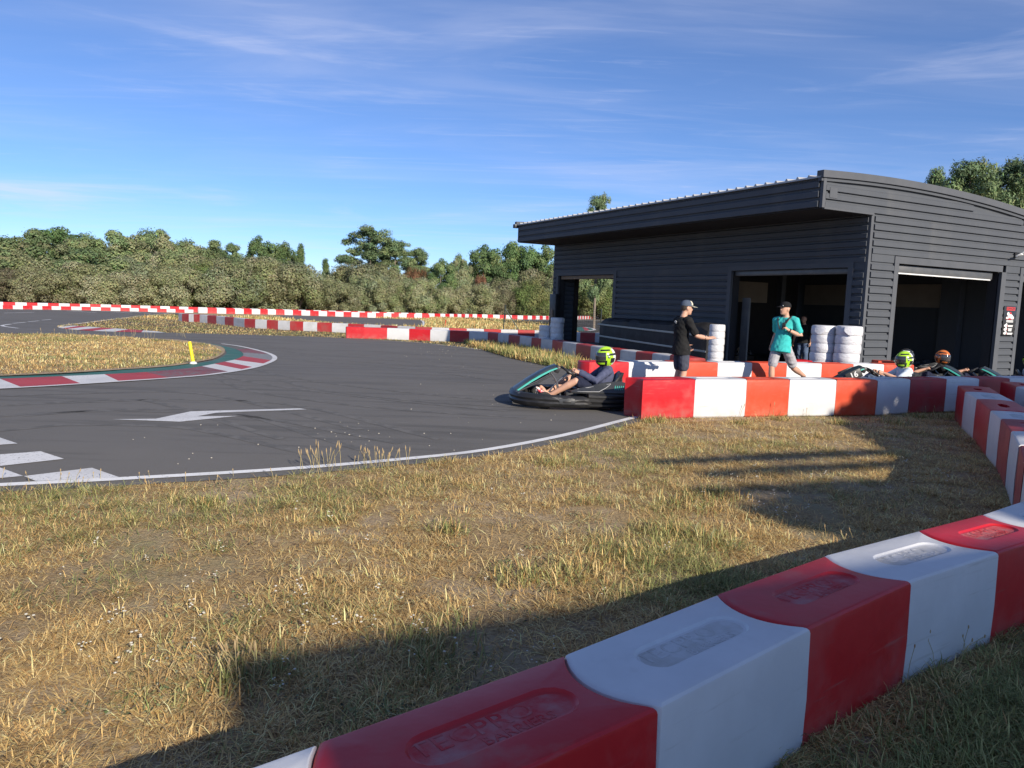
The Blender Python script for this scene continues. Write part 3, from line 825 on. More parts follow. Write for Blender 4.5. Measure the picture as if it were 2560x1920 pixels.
def row(pts, cols, kind, side, where, group, zoff=0.0, hs=1.0, flip=False, start=0, zfix=None, wide=1.0, slots=()):
    """one block between each two surveyed joints of the row's face; side: which side of the face line the block stands on"""
    res = []
    for i in range(len(pts) - 1):
        a, b = Vector(pts[i][:2]), Vector(pts[i + 1][:2]); d = b - a; Ln = d.length; t = d / Ln
        nrm = Vector((-t.y, t.x)) * side
        c = (a + b) / 2 + nrm * BL_W * wide / 2
        col = cols[(i + start) % len(cols)]
        kd = 'slot' if i in slots else kind
        o = link('barrier_block', bmesh_of(kd, col))
        z = zfix if zfix is not None else tz(c.y) + zoff
        o.location = (c.x, c.y, z)
        ang = math.atan2(t.y, t.x) + (math.pi if flip else 0)
        o.rotation_euler = (0, 0, ang + R(_brng.uniform(-.5, .5)))
        o.scale = (Ln / BL_L, wide, hs)
        tag(o, '%s plastic barrier block, %s' % (CN[col], where % ordinal(i)), 'barrier block', group)
        res.append(o)
    return res
def resample(pts, pitch):
    line = spline(pts, .1); out = [line[0]]; acc = 0
    for p, q in zip(line, line[1:]):
        acc += (Vector(q) - Vector(p)).length
        if acc >= pitch: out.append(q); acc = 0
    return out

# near row beside the camera (lettered tops), curving away to the right
zt = .41
near_far_side = [PZ(*q, zt) for q in ((794, 1852.5), (1410, 1633), (1792, 1483), (2059.5, 1387.4), (2293.7, 1325), (2452, 1284.8), (2590, 1240))]
d0 = (near_far_side[1] - near_far_side[0])
first = near_far_side[0] - d0 * 1.0
p_l = [first] + near_far_side
e = (p_l[-1] - p_l[-2]).normalized()
p_l += [p_l[-1] + Vector((e.x * .52 - e.y * .66, e.y * .52 + e.x * .66, 0)), ]
near = row(p_l[:-1], ['w', 'r'], 'full', -1, '%s from the bottom left in the near row', 'barrier blocks of the near row', zfix=zt - BL_H, wide=.95)
# lettering moulded in the recess
for o in near:
    c = o.data.materials[0]
    k = math.pi if False else 0.0
    for txt, size, dx, dy in (('TECPRO', .105, -.06, .022), ('BARRIERS', .058, .05, -.046)):
        key = ('txt', txt, c.name)
        if key not in _bm: _bm[key] = text_mesh(txt, size, DUST['w' if 'white' in c.name else 'r'], .0010, spacing=1.05, bold=.0)
        link('lettering', _bm[key], o, (dx, dy, BL_H - .0105))
# the row that comes back from the right towards the pit lane
back = [PZ(*q, .54) for q in ((2395, 963), (2413, 978.5), (2441, 996.6), (2476, 1025.5), (2502, 1046), (2527, 1076), (2548, 1112), (2562, 1160), (2566, 1212))]
row(back, ['r', 'w', 'r', 'w', 'd', 'w', 'd', 'w'], 'full', 1, '%s from the far end of the right hand row', 'barrier blocks of the right row', zfix=-.03, slots=(0, 2))
r5 = [PZ(*q, .54) for q in ((2503, 953.6), (2541, 965.5), (2590, 983), (2640, 1004))]
row(r5, ['r', 'w', 'r'], 'slot', 1, '%s of the short row at the right edge', 'barrier blocks at the right edge', zfix=-.03)
# front row of the pit lane, starts beside the moving kart
r2 = [(1.93, 10.98), (2.76, 11.28), (3.60, 11.59), (4.42, 11.86), (5.24, 12.13), (6.06, 12.42), (6.87, 12.86), (7.68, 13.22), (8.42, 13.52), (9.15, 13.83), (9.95, 14.15)]
r2 = [tuple(PZ(*q, .57)[:2]) for q in ((1607, 950.5), (1739, 948.7), (1867.4, 948.9), (1975, 949.3), (2092, 949.8), (2194.6, 950.6), (2277, 948.2), (2367.7, 947.2))]
e = Vector(r2[-1]) - Vector(r2[-2])
for k in range(4): r2.append((r2[-1][0] + e.x * .92, r2[-1][1] + e.y * .88))
front = row(r2, ['r', 'w', 'o', 'w', 'o', 'w', 'd', 'w', 'd', 'w', 'd'], 'full', 1, '%s from the moving kart in the front pit row', 'barrier blocks of the front pit row', flip=True, zfix=0.0)
# rear row of the pit lane, in front of the garage
r3 = [tuple(PZ(*q, .57)[:2]) for q in ((1474, 905), (1573, 905), (1690, 905), (1795, 906), (1881, 907), (1968, 908), (2055, 909), (2134, 910))]
e = Vector(r3[-1]) - Vector(r3[-2])
for k in range(2): r3.append((r3[-1][0] + e.x, r3[-1][1] + e.y))
row(r3, ['r', 'w', 'o', 'w', 'o', 'w', 'o', 'w', 'o'], 'full', 1, '%s from the left in the rear pit row', 'barrier blocks of the rear pit row', zfix=0.0)
for (x0, x1, yt, cc, lab) in ((1984, 2032, 899, 'r', 'red plastic barrier block behind the pit row, left of the white tyre stacks'), (2196, 2244, 901, 'o', 'faded red barrier block behind the driver of kart 16')):
    o = row([PZ(x0, yt, .56), PZ(x1, yt + 2, .56)], [cc], 'far', 1, '%s', 'barrier blocks of the rear pit row', zfix=-.02)[0]; o['label'] = lab
# row along the grass strip in front of the building
top = lambda x, y: tuple(G(x, y, .57)[:2])
r4 = [top(*q) for q in ((905, 818), (968, 820), (1023, 822), (1076, 824), (1125, 826), (1173, 828), (1220, 830.3), (1245, 833), (1272, 836.5), (1300, 840), (1329, 843.5), (1353, 846), (1381, 849.5), (1407, 854), (1441, 859), (1477, 864.5), (1515, 869.3), (1551, 874), (1590, 878.5), (1631, 883), (1675, 888), (1722, 893))]
row(r4, ['r', 'w', 'r', 'w', 'r', 'w', 'd', 'g', 'd', 'g', 'd', 'g', 'd', 'g', 'd', 'g', 'd', 'g', 'd', 'g', 'd'], 'far', 1, '%s from the left in the row before the garage', 'barrier blocks before the garage', slots=(9, 11))
o = row([top(862, 817), top(907, 818.5)], ['r'], 'far', 1, '%s', 'barrier blocks before the garage')[0]; o['label'] = 'red barrier block set behind the left end of the garage row'; o.location.y += .35
# middle row on the grass
r6 = [top(*q) for q in ((446, 783), (455, 784), (472, 785.2), (484, 785.8), (499, 786.6), (518, 788), (541, 790), (562, 792), (584, 794), (611, 796.7), (638, 798.5), (667, 800), (695, 801.5), (725, 803), (758, 804.5), (793, 806), (830, 807.6), (870, 809.2), (910, 811), (952, 813), (994, 815.2), (1038, 817.2), (1080, 818.7), (1123, 820.2), (1167, 821.5), (1210, 822.7), (1253, 823.8), (1295, 824.9), (1337, 826), (1380, 827.5), (1420, 829.3), (1451, 831), (1488, 832.5), (1520, 834))]
row(r6, ['g', 'd'], 'far', 1, '%s from the left in the middle row on the grass', 'barrier blocks of the middle row')
# far rows under the trees
rowB = resample([(-52, 64), (-47, 68.7), (-42.5, 74), (-36.6, 77.4), (-33.2, 78.6)], .80)
row(rowB, ['w', 'r'], 'far', 1, '%s from the left in the low far left row', 'barrier blocks of the low far left row', hs=.62)
rowA = resample([(-58, 66), (-50, 72.5), (-44, 77.5), (-38, 80.6), (-33, 82.5), (-26, 88), (-18, 93), (-10, 97), (-4.8, 105), (2, 109), (8, 119), (13, 133), (19, 150)], .88)
row(rowA, ['r', 'w'], 'far', 1, '%s from the left in the long row under the trees', 'barrier blocks of the long far row')
rowC = resample([(-33, 79), (-30.2, 80.8), (-26.5, 84), (-20.8, 85.2), (-15.4, 86.4), (-9.5, 89)], .86)
row(rowC, ['w', 'r'], 'far', 1, '%s from the left in the row behind the back straight', 'barrier blocks behind the back straight')
# ================================================================ KARTS
M_bump = mat('scuffed_glint_black_plastic', (.016, .016, .017), (.05, .05, .05), rough=.42, scale=5, detail=8, lo=.5, hi=.78, bump=.08, bscale=22, c3=(.24, .24, .235), s3=6, lo3=.62, hi3=.78, stretch=(.6, 1, 2.2))  # pale flecks are scuffs plus sun glint and sheen put into the colour
M_fair = mat('dark_grey_fairing', (.035, .037, .04), (.06, .062, .065), rough=.4, scale=4, lo=.45, hi=.75)
M_teal = mat('teal_decal', (.05, .42, .34), (.06, .36, .30), rough=.4, scale=6)
M_tyre = mat('slick_tyre_rubber', (.014, .014, .014), (.03, .03, .03), rough=.85, scale=14, bump=.2)
M_steel = mat('kart_steel', (.30, .30, .31), (.22, .22, .23), rough=.35, scale=8, metal=.8)
M_paleline = mat('pale_decal_line', (.45, .46, .47), (.4, .4, .4), rough=.5, scale=6)
M_blueg = mat('smoky_blue_fairing', (.022, .030, .036), (.035, .055, .065), rough=.3, scale=4)
def sweep(path, secs, closed=False):
    """path: plan points (x, y); secs: per point list of (outwards, z); outwards is to the right of travel"""
    rings = []
    n = len(path)
    for i, (x, y) in enumerate(path):
        a = Vector(path[max(i - 1, 0)]); b = Vector(path[min(i + 1, n - 1)]); t = (b - a).normalized(); nx, ny = t.y, -t.x
        rings.append([(x + nx * o, y + ny * o, z) for o, z in secs[i]])
    return rings
def make_kart():
    k = thing('go_kart', '', 'go kart')
    fp = spline([(-.24, .60), (-.05, .66), (.25, .70), (.55, .665), (.82, .52), (.97, .27), (1.0, 0), (.97, -.27), (.82, -.52), (.55, -.665), (.25, -.70), (-.05, -.66), (-.24, -.60)], .07)
    # plan runs left side -> nose -> right side; outwards is left of travel, so flip sign
    base = [(-.07, .05), (-.01, .045), (.03, .075), (.045, .12), (.03, .15), (.045, .19), (.02, .245), (-.03, .265), (-.08, .25)]
    secs = []
    for (x, y) in fp:
        s = .82 + .10 * max(0, min(1, (x - .1) / .8)); w = max(.25, min(1, (x + .30) / .25))
        secs.append([(-o * w, .05 + (z - .05) * s * (.6 + .4 * w)) for o, z in base])
    MB().rings(sweep(fp, secs)).build('front_bumper', M_bump, k, ang=45)
    for sd in (1, -1):
        MB().box((.20, sd * .742, .145), (.24, .014, .085), (0, 0, R(-2) * sd), .01).build('bumper_plate', M_fair, k)
        MB().box((.20, sd * .7495, .145), (.12, .010, .035), (0, 0, R(-2) * sd), .006).build('bumper_slot', M_black, k)
        pp = [(-.80, sd * .58), (-.76, sd * .60), (-.45, sd * .63), (-.14, sd * .62)]
        bs = [(-.30, .05), (.0, .05), (.032, .075), (.034, .10), (.008, .118), (.034, .14), (.036, .17), (.008, .19), (.03, .21), (.03, .24), (0, .265), (-.30, .265)]
        rg = []
        for (x, y) in pp: rg.append([(x, y + sd * o, z) for o, z in bs])
        MB().rings(rg).build('side_pod', M_bump, k, ang=45)
        tops = [(.12, .285, .50), (-.15, .36, .47), (-.45, .43, .45), (-.66, .445, .45), (-.86, .40, .47)]
        MB().rings([[(x, sd * .60, .262), (x, sd * .612, .285), (x, sd * .585, .30), (x, sd * yi, zt), (x, sd * (yi - .05), zt), (x, sd * (yi - .05), .262)] for x, zt, yi in tops]).build('side_fairing', M_fair, k, ang=30)
        for j in range(5):
            MB().box((-.56 - .03 * j, sd * .532, .355), (.010, .006, .085), (R(43) * sd, R(-20), 0)).build('teal_stripe', M_teal, k)
        MB().tube([(.06, sd * .600, .287), (-.30, sd * .603, .297), (-.42, sd * .535, .352), (-.50, sd * .475, .405)], .004, 5).build('decal_line', M_paleline, k)
        MB().tube([(.02, sd * .515, .318), (-.2, sd * .495, .355), (-.5, sd * .474, .41)], .004, 5).build('decal_line', M_paleline, k)
    rp = spline([(-.74, -.58), (-.93, -.52), (-1.0, -.3), (-1.0, .3), (-.93, .52), (-.74, .58)], .08)
    MB().rings(sweep(rp, [[(o, z) for o, z in ((-.05, .07), (-.0, .06), (.03, .10), (.03, .2), (0, .25), (-.05, .24))]] * len(rp))).build('rear_bumper', M_bump, k, ang=45)
    # hood with its teal edges
    hp = [(.97, .235, .20), (.86, .315, .19), (.72, .415, .175), (.56, .515, .165), (.42, .590, .16), (.31, .632, .155)]
    rg = []
    for i, (x, z, w) in enumerate(hp):
        rg.append([(x, -w, z - .03), (x + .012, -w * .92, z), (x + .02, -w * .4, z + .022), (x + .02, w * .4, z + .022), (x + .012, w * .92, z), (x, w, z - .03), (x - .02, w * .9, z - .045), (x - .02, -w * .9, z - .045)])
    hood = MB().rings(rg).build('hood', M_blueg, k, ang=40)
    for sd in (1, -1):
        MB().rings([[(x, sd * (w + .004), z - .022), (x, sd * (w + .010), z - .03), (x - .02, sd * (w + .010), z - .052 * f), (x - .02, sd * (w - .01), z - .045 * f)] for (x, z, w), f in zip(hp, (.6, .75, .85, .85, .8, .7))]).build('hood_edge', M_teal, k, ang=40)
        MB().tube([(.95, sd * .19, .20), (.62, sd * .185, .36), (.40, sd * .17, .49)], .016, 6).build('hood_side_rail', M_fair, k)
        MB().tube([(.42, sd * .09, .56), (.30, sd * .10, .40), (.22, sd * .12, .12)], .012, 6).build('hood_stay', M_steel, k)
    MB().box((.295, 0, .575), (.07, .33, .11), (0, R(-24), 0), .015).build('hood_panel', M_black, k)
    MB().box((.268, 0, .560), (.012, .24, .05), (0, R(-24), 0), .003).build('panel_trim', M_paleline, k)
    # chassis, floor, seat, controls, engine
    MB().box((.25, 0, .055), (1.1, .56, .016)).build('floor_tray', M_steel, k)
    mb = MB()
    for sd in (1, -1):
        mb.tube([(-.85, sd * .30, .10), (-.3, sd * .36, .08), (.4, sd * .22, .08), (.75, sd * .2, .09)], .016, 6); mb.tube([(.5, sd * .2, .09), (.52, sd * .48, .13)], .014, 6)
    mb.tube([(-.58, -.6, .14), (-.58, .6, .14)], .02, 8); mb.tube([(-.85, -.3, .1), (-.85, .3, .1)], .016, 6)
    mb.build('chassis', M_steel, k)
    mb = MB()
    mb.rings([[(x, -w, z0), (x, -w * .8, z1), (x, w * .8, z1), (x, w, z0), (x + .03, w * .95, z0 + .0), (x + .045, w * .72, z1 + .035), (x + .045, -w * .72, z1 + .035), (x + .03, -w * .95, z0)] for x, z0, z1, w in ((-.12, .22, .09, .19), (-.3, .26, .075, .2), (-.5, .3, .09, .205), (-.62, .40, .2, .205), (-.72, .52, .40, .2), (-.76, .56, .53, .17))])
    mb.build('seat', M_black, k, ang=50)
    st = MB()
    A = Vector((-.55, 0, .83)).normalized(); u = Vector((0, 1, 0)); v = A.cross(u)
    cw = Vector((.10, 0, .535))
    st.tube([cw + (u * math.cos(2 * math.pi * j / 20) * .155 + v * math.sin(2 * math.pi * j / 20) * .125) for j in range(20)], .019, 8, closed=True)
    for j in (0, 2.1, 4.2): st.tube([cw, cw + (u * math.cos(j) * .14 + v * math.sin(j) * .11)], .012, 6)
    st.ell(cw, (.035, .05, .04))
    st.build('steering_wheel', M_black, k)
    MB().tube([cw, cw - A * .22 + Vector((.12, 0, -.05)), (.44, 0, .14)], .014, 7).build('steering_column', M_steel, k)
    for sd in (1, -1): MB().tube([(.62, sd * .17, .07), (.60, sd * .17, .2), (.60, sd * .10, .215)], .010, 6).build('pedal', M_steel, k)
    MB().box((.02, 0, .16), (.26, .22, .16), None, .04).build('fuel_tank', M_fair, k)
    mb = MB(); mb.box((-.45, -.36, .22), (.3, .22, .22), None, .02); mb.lathe([(.06, 0), (.07, .02), (.07, .1), (.05, .12)], (-.45, -.36, .33), 12); mb.build('engine', M_fair, k)
    MB().tube([(-.6, -.4, .3), (-.75, -.42, .34), (-.9, -.38, .3)], .04, 8).build('exhaust', M_steel, k)
    for x, y, r, w in ((.52, .53, .13, .12), (.52, -.53, .13, .12), (-.58, .50, .14, .18), (-.58, -.50, .14, .18)):
        t_ = MB().lathe([(r * .5, -w / 2), (r * .86, -w / 2), (r, -w * .36), (r, w * .36), (r * .86, w / 2), (r * .5, w / 2)], (x, y, r), 18, 'y').build('wheel', M_tyre, k)
        MB().lathe([(r * .2, -w * .4), (r * .5, -w * .52), (r * .5, w * .52), (r * .2, w * .4)], (x, y, r), 12, 'y').build('rim', M_steel, t_)
    return k
kart = make_kart()
KARTS = []
def place_kart(loc, head, label, proto=[kart]):
    k = kart if not KARTS else copy_tree(kart)
    k.location = loc; k.rotation_euler = (0, 0, head); k['label'] = label; k['group'] = 'rental go karts'; k['category'] = 'go kart'
    KARTS.append(k); return k

# ================================================================ PEOPLE
def remesh(mb, name, vox, m, it=3, wrinkle=0.0):
    me = bpy.data.meshes.new('tmp'); me.from_pydata([tuple(v) for v in mb.v], [], mb.f)
    bm = bmesh.new(); bm.from_mesh(me); bmesh.ops.recalc_face_normals(bm, faces=bm.faces[:]); bm.to_mesh(me); bm.free()
    ob = bpy.data.objects.new('tmp', me); COL.objects.link(ob)
    md = ob.modifiers.new('r', 'REMESH'); md.mode = 'VOXEL'; md.voxel_size = vox
    ms = ob.modifiers.new('s', 'SMOOTH'); ms.iterations = it; ms.factor = .5
    dg = bpy.context.evaluated_depsgraph_get(); out = bpy.data.meshes.new_from_object(ob.evaluated_get(dg))
    bpy.data.objects.remove(ob); bpy.data.meshes.remove(me)
    if wrinkle:
        n = len(out.vertices); co = np.empty(n * 3, np.float32); out.vertices.foreach_get('co', co); co = co.reshape(-1, 3)
        no = np.empty(n * 3, np.float32); out.vertices.foreach_get('normal', no); no = no.reshape(-1, 3)
        x, y, z = co[:, 0], co[:, 1], co[:, 2]
        w = np.sin(z * 27 + 6 * np.sin(x * 13 + y * 11)) * .8 + np.sin(z * 71 + x * 40 + 3 * np.sin(y * 31)) * .4 + np.sin((x + y) * 55 + z * 14)  * .5
        co += no * (w * wrinkle)[:, None]
        out.vertices.foreach_set('co', co.reshape(-1)); out.update()
    out.name = name; out.materials.clear(); out.materials.append(m)
    out.polygons.foreach_set('use_smooth', [True] * len(out.polygons))
    return out
M_skin = mat('skin', (.52, .29, .20), (.58, .34, .24), rough=.5, scale=9, lo=.3, hi=.7, spec=.35)
M_skin2 = mat('tanned_skin', (.45, .24, .15), (.50, .28, .19), rough=.5, scale=9, lo=.3, hi=.7, spec=.35)
M_hair = mat('dark_brown_hair', (.03, .02, .014), (.05, .035, .025), rough=.6, scale=40)
M_eye = mat('dark_eye', (.02, .015, .012), rough=.2)
M_lip = mat('lips', (.34, .12, .10), rough=.5)
def cloth(name, c, c2=None): return mat(name, c, c2 or tuple(x * .8 for x in c), rough=.85, scale=18, lo=.3, hi=.7, bump=.25, bscale=160, spec=.2)
def V(*a): return Vector(a)
def limb(mb, pts, n=12, flat=1.0):
    P = [Vector(p) for p, r in pts]; secs = []
    for i, (p, r) in enumerate(pts):
        t = (P[min(i + 1, len(P) - 1)] - P[max(i - 1, 0)]).normalized()
        u = t.orthogonal().normalized() if i == 0 else (uu - t * uu.dot(t)).normalized()
        uu = u; w = t.cross(u); secs.append((p, u * r, w * r * flat))
    mb.loft(secs, n)
    for p, r in (pts[0], pts[-1]): mb.ell(p, (r * .97,) * 3, None, 10, 7)
def hand(mb, wrist, d, n, curl, thumb_side, s=1.0, spread=.12):
    """palm and five fingers; d: hand direction, n: palm normal, curl 0..1"""
    d = d.normalized(); n = (n - d * n.dot(d)).normalized(); w = d.cross(n) * thumb_side
    pc = wrist + d * .05 * s
    mb.loft([(wrist - d * .01, w * .026 * s, n * .020 * s), (wrist + d * .03 * s, w * .036 * s, n * .016 * s), (wrist + d * .075 * s, w * .042 * s, n * .014 * s), (wrist + d * .092 * s, w * .038 * s, n * .010 * s)], 12)
    for j, (off, ln) in enumerate(((.030, .072), (.010, .080), (-.011, .074), (-.030, .058))):
        p = wrist + d * .085 * s + w * off * s; a = 0.0; pts = [(p, .0092 * s)]
        dir_ = (d + w * off * spread * 20 * (1 - curl)).normalized()
        for seg in range(3):
            a += curl * (1.25, 1.35, .9)[seg]
            dd = dir_ * math.cos(a) + n * math.sin(a)
            p = p + dd * ln * s * (.42, .32, .26)[seg]; pts.append((p, (.0088, .0080, .0068)[seg] * s))
        limb(mb, pts, 8)
    p = wrist + d * .025 * s + w * .030 * s; pts = [(p, .011 * s)]
    for seg, k in enumerate((.35, .75)):
        dd = (w * (.75 - .6 * seg * curl) + d * .65 + n * (.25 + curl * k * .9)).normalized(); p = p + dd * .036 * s; pts.append((p, (.0105, .0085)[seg] * s))
    limb(mb, pts, 8)
def head_vol(mb, c, f, u):
    f = f.normalized(); u = (u - f * u.dot(f)).normalized(); l = u.cross(f)
    S = [(-.122, .040, .022, .020), (-.112, .036, .046, .036), (-.085, .024, .070, .053), (-.045, .010, .088, .066), (-.005, .002, .096, .073), (.040, -.004, .099, .077), (.080, -.008, .086, .069), (.108, -.010, .058, .048), (.120, -.010, .022, .020)]
    mb.loft([(c + u * a + f * o, f * rf, l * rl) for a, o, rf, rl in S], 16)
    mb.loft([(c + f * .088 + u * .022, l * .007, f * .008), (c + f * .098 - u * .012, l * .011, f * .013), (c + f * .100 - u * .032, l * .016, f * .016), (c + f * .090 - u * .042, l * .012, f * .010)], 8)
    M = Matrix((f, l, u)).transposed()
    mb.ell(c + f * .078 + u * .034, (.016, .052, .011), M); mb.ell(c + f * .086 - u * .068, (.012, .024, .011), M); mb.ell(c + f * .080 - u * .100, (.016, .022, .016), M)
    for s in (1, -1): mb.ell(c + l * .077 * s - u * .012 - f * .006, (.022, .010, .034), M)
    return f, l, u, M
def person(label, loc, rz, P, skin, shirt, sleeve, short=None, leg_t=1.0, group=None, hair=True, cap=None, helmet=None, shoes=None, vox=.0085, hands=(None, None), face=True, girth=1.0, bare_shin=True, shirt_low=.0):
    """P: joints in the person's own frame (x forwards, y left). One continuous body, clothes as children"""
    t = thing('person', label, 'person', loc, rz, group)
    b = MB()
    pel, che, nec, hea = (P[k] for k in ('pelvis', 'chest', 'neck', 'head'))
    latp = (P['hipL'] - P['hipR']).normalized(); lats = (P['shL'] - P['shR']).normalized()
    def fwd(l, ax): return l.cross(ax).normalized()
    ax1 = (che - pel).normalized(); ax2 = (nec - che).normalized()
    fp, fc = fwd(latp, ax1), fwd(lats, ax2)
    shm = (P['shL'] + P['shR']) / 2
    shw = (P['shL'] - P['shR']).length / 2
    def torso(mb, g, lo=0.0, hi=True):
        c_hi = hi
        S = [(pel - ax1 * (.10 + lo), latp * ((.140 if hi else .186) + g), fp * ((.095 if hi else .142) + g)), (pel - ax1 * .03, latp * ((.165 if hi else .182) + g), fp * ((.115 if hi else .136) + g)), (pel + ax1 * .09, latp * (.150 + g) * girth, fp * (.110 + g) * girth), (pel.lerp(che, .55), (latp + lats) * .5 * (.142 + g) * girth, fp * (.105 + g) * girth), (che - ax2 * .02, lats * (.162 + g), fc * (.115 + g)), (che + (shm - che) * .62, lats * (.170 + g), fc * (.108 + g)), (shm + ax2 * .005, lats * (shw * .82 + g), fc * (.075 + g)), (shm + (nec - shm) * .55, lats * (.085 + g), fc * (.062 + g))]
        if hi: S += [(nec, lats * .058, fc * .058)]
        mb.loft(S, 18)
    torso(b, -.006)
    limb(b, [(shm.lerp(nec, .6), .060), (nec, .055), (nec.lerp(hea, .5), .052), (hea - V(0, 0, .02), .05)])
    arm_r = (.054, .050, .041, .043, .036, .028)
    for s in 'LR':
        sh, el, wr = P['sh' + s], P['el' + s], P['wr' + s]
        limb(b, [(sh, arm_r[0]), (sh.lerp(el, .4), arm_r[1]), (el, arm_r[2]), (el.lerp(wr, .3), arm_r[3]), (el.lerp(wr, .7), arm_r[4]), (wr, arm_r[5])])
        hd = hands[0 if s == 'L' else 1] or ((wr - el).normalized(), V(0, 1, 0) if s == 'R' else V(0, -1, 0), .35)
        hand(b, wr, hd[0], hd[1], hd[2], 1 if s == 'R' else -1)
        hp, kn, an = P['hip' + s], P['kn' + s], P['an' + s]
        limb(b, [(hp, .088), (hp.lerp(kn, .35), .082), (hp.lerp(kn, .8), .062), (kn, .057), (kn.lerp(an, .28), .060), (kn.lerp(an, .65), .046), (an, .036)])
        to = P['to' + s]; limb(b, [(an - V(0, 0, .02), .038), (an.lerp(to, .45) - V(0, 0, .02), .042), (to, .030)], flat=.8)
    ff, fl_, fu, HM = head_vol(b, hea, P.get('face', V(1, 0, 0)), P.get('headup', V(0, 0, 1)))
    me = remesh(b, 'body', vox, skin, 2); link('body', me, t)
    # shirt
    g = MB(); torso(g, .012, shirt_low, False)
    for s in 'LR':
        sh, el, wr = P['sh' + s], P['el' + s], P['wr' + s]
        if sleeve <= 1: limb(g, [(sh.lerp(shm, .25) , .070), (sh, .072), (sh.lerp(el, sleeve * .6), .067), (sh.lerp(el, sleeve), .069)])
        else: limb(g, [(sh.lerp(shm, .25), .074), (sh, .076), (sh.lerp(el, .5), .068), (el, .061), (el.lerp(wr, .5), .056), (el.lerp(wr, sleeve - 1), .043)])
    link('shirt', remesh(g, 'shirt', .011, shirt, 3, .0045), t)
    if short is not None:
        g = MB(); g.loft([(pel + ax1 * .06, latp * .162 * girth, fp * .122 * girth), (pel - ax1 * .03, latp * .178, fp * .13), (pel - ax1 * .12, latp * .172, fp * .12)], 18)
        for s in 'LR':
            hp, kn, an = P['hip' + s], P['kn' + s], P['an' + s]
            pts = [(hp, .096), (hp.lerp(kn, min(leg_t, .5)), .096), (hp.lerp(kn, min(leg_t, 1.0)), .090)]
            if leg_t > 1: pts += [(kn.lerp(an, .5), .070), (kn.lerp(an, leg_t - 1), .062)]
            limb(g, pts)
        link('shorts' if leg_t <= 1.2 else 'trousers', remesh(g, 'shorts', .011, short, 2, .0045), t)
    for s in 'LR':
        an, to = P['an' + s], P['to' + s]; d = (to - an); d.z *= 1; dn = d.normalized()
        up = V(0, 0, 1) - dn * dn.z; up = up.normalized() if up.length > .05 else V(1, 0, 0); sd = dn.cross(up)
        g = MB(); b0 = an - dn * .055 - up * .035
        g.loft([(b0, sd * .030, up * .030), (b0 + dn * .04 + up * .005, sd * .042, up * .046), (b0 + dn * .11, sd * .046, up * .044), (b0 + dn * .20 - up * .012, sd * .050, up * .030), (b0 + dn * .27 - up * .018, sd * .034, up * .018)], 12)
        link('shoe', remesh(g, 'shoe', .010, shoes or M_black, 2), t)
    if helmet is None:
        if face:
            for s in (1, -1): link('eye', MB().ell(hea + ff * .089 + fl_ * .031 * s + fu * .016, (.007, .014, .006), HM, 8, 5).mesh('eye', 60, [M_eye]), t)
            link('mouth', MB().ell(hea + ff * .094 - fu * .068, (.007, .022, .006), HM, 8, 5).mesh('mouth', 60, [M_lip]), t)
        if hair:
            g = MB(); g.loft([(hea + fu * a - ff * o, ff * rf, fl_ * rl) for a, o, rf, rl in ((-.055, .062, .035, .055), (-.02, .042, .063, .074), (.03, .026, .085, .082), (.075, .016, .092, .078), (.11, .012, .062, .055), (.126, .012, .02, .02))], 14)
            link('hair', remesh(g, 'hair', .009, M_hair, 2), t)
        if cap:
            mc, mbrim, bf = cap; bf = bf or ff; bl_ = fu.cross(bf)
            g = MB(); g.loft([(hea + fu * a - ff * .006, bf * rf, bl_ * rl) for a, rf, rl in ((.030, .108, .089), (.060, .108, .089), (.090, .098, .081), (.115, .076, .064), (.131, .042, .036), (.136, .012, .010))], 18)
            co = g.build('cap', mc, t, ang=60)
            g = MB(); vs = []; n_ = 10
            for rr, dz in ((.085, .038), (.185, .022)):
                for i in range(n_ + 1):
                    a = R(-62 + 124 * i / n_); vs.append(hea + bf * (math.cos(a) * rr - .006 + (.015 if rr > .1 else 0)) + bl_ * math.sin(a) * (.088 if rr < .1 else .090) + fu * (dz + .012 * math.cos(a) * (1 if rr < .1 else .6)))
            vs2 = [v - fu * .006 for v in vs]
            fs = [(i, i + 1, n_ + 2 + i, n_ + 1 + i) for i in range(n_)]; m_ = len(vs)
            fs += [tuple(x + m_ for x in reversed(f)) for f in fs]
            for i in range(n_): fs += [(i, m_ + i, m_ + i + 1, i + 1), (n_ + 1 + i, n_ + 2 + i, m_ + n_ + 2 + i, m_ + n_ + 1 + i)]
            g.add(vs + vs2, fs); g.build('cap_brim', mbrim, co, ang=50)
            if len(cap) > 3: pass
    else:
        make_helmet(t, hea, ff, fl_, fu, helmet)
    return t
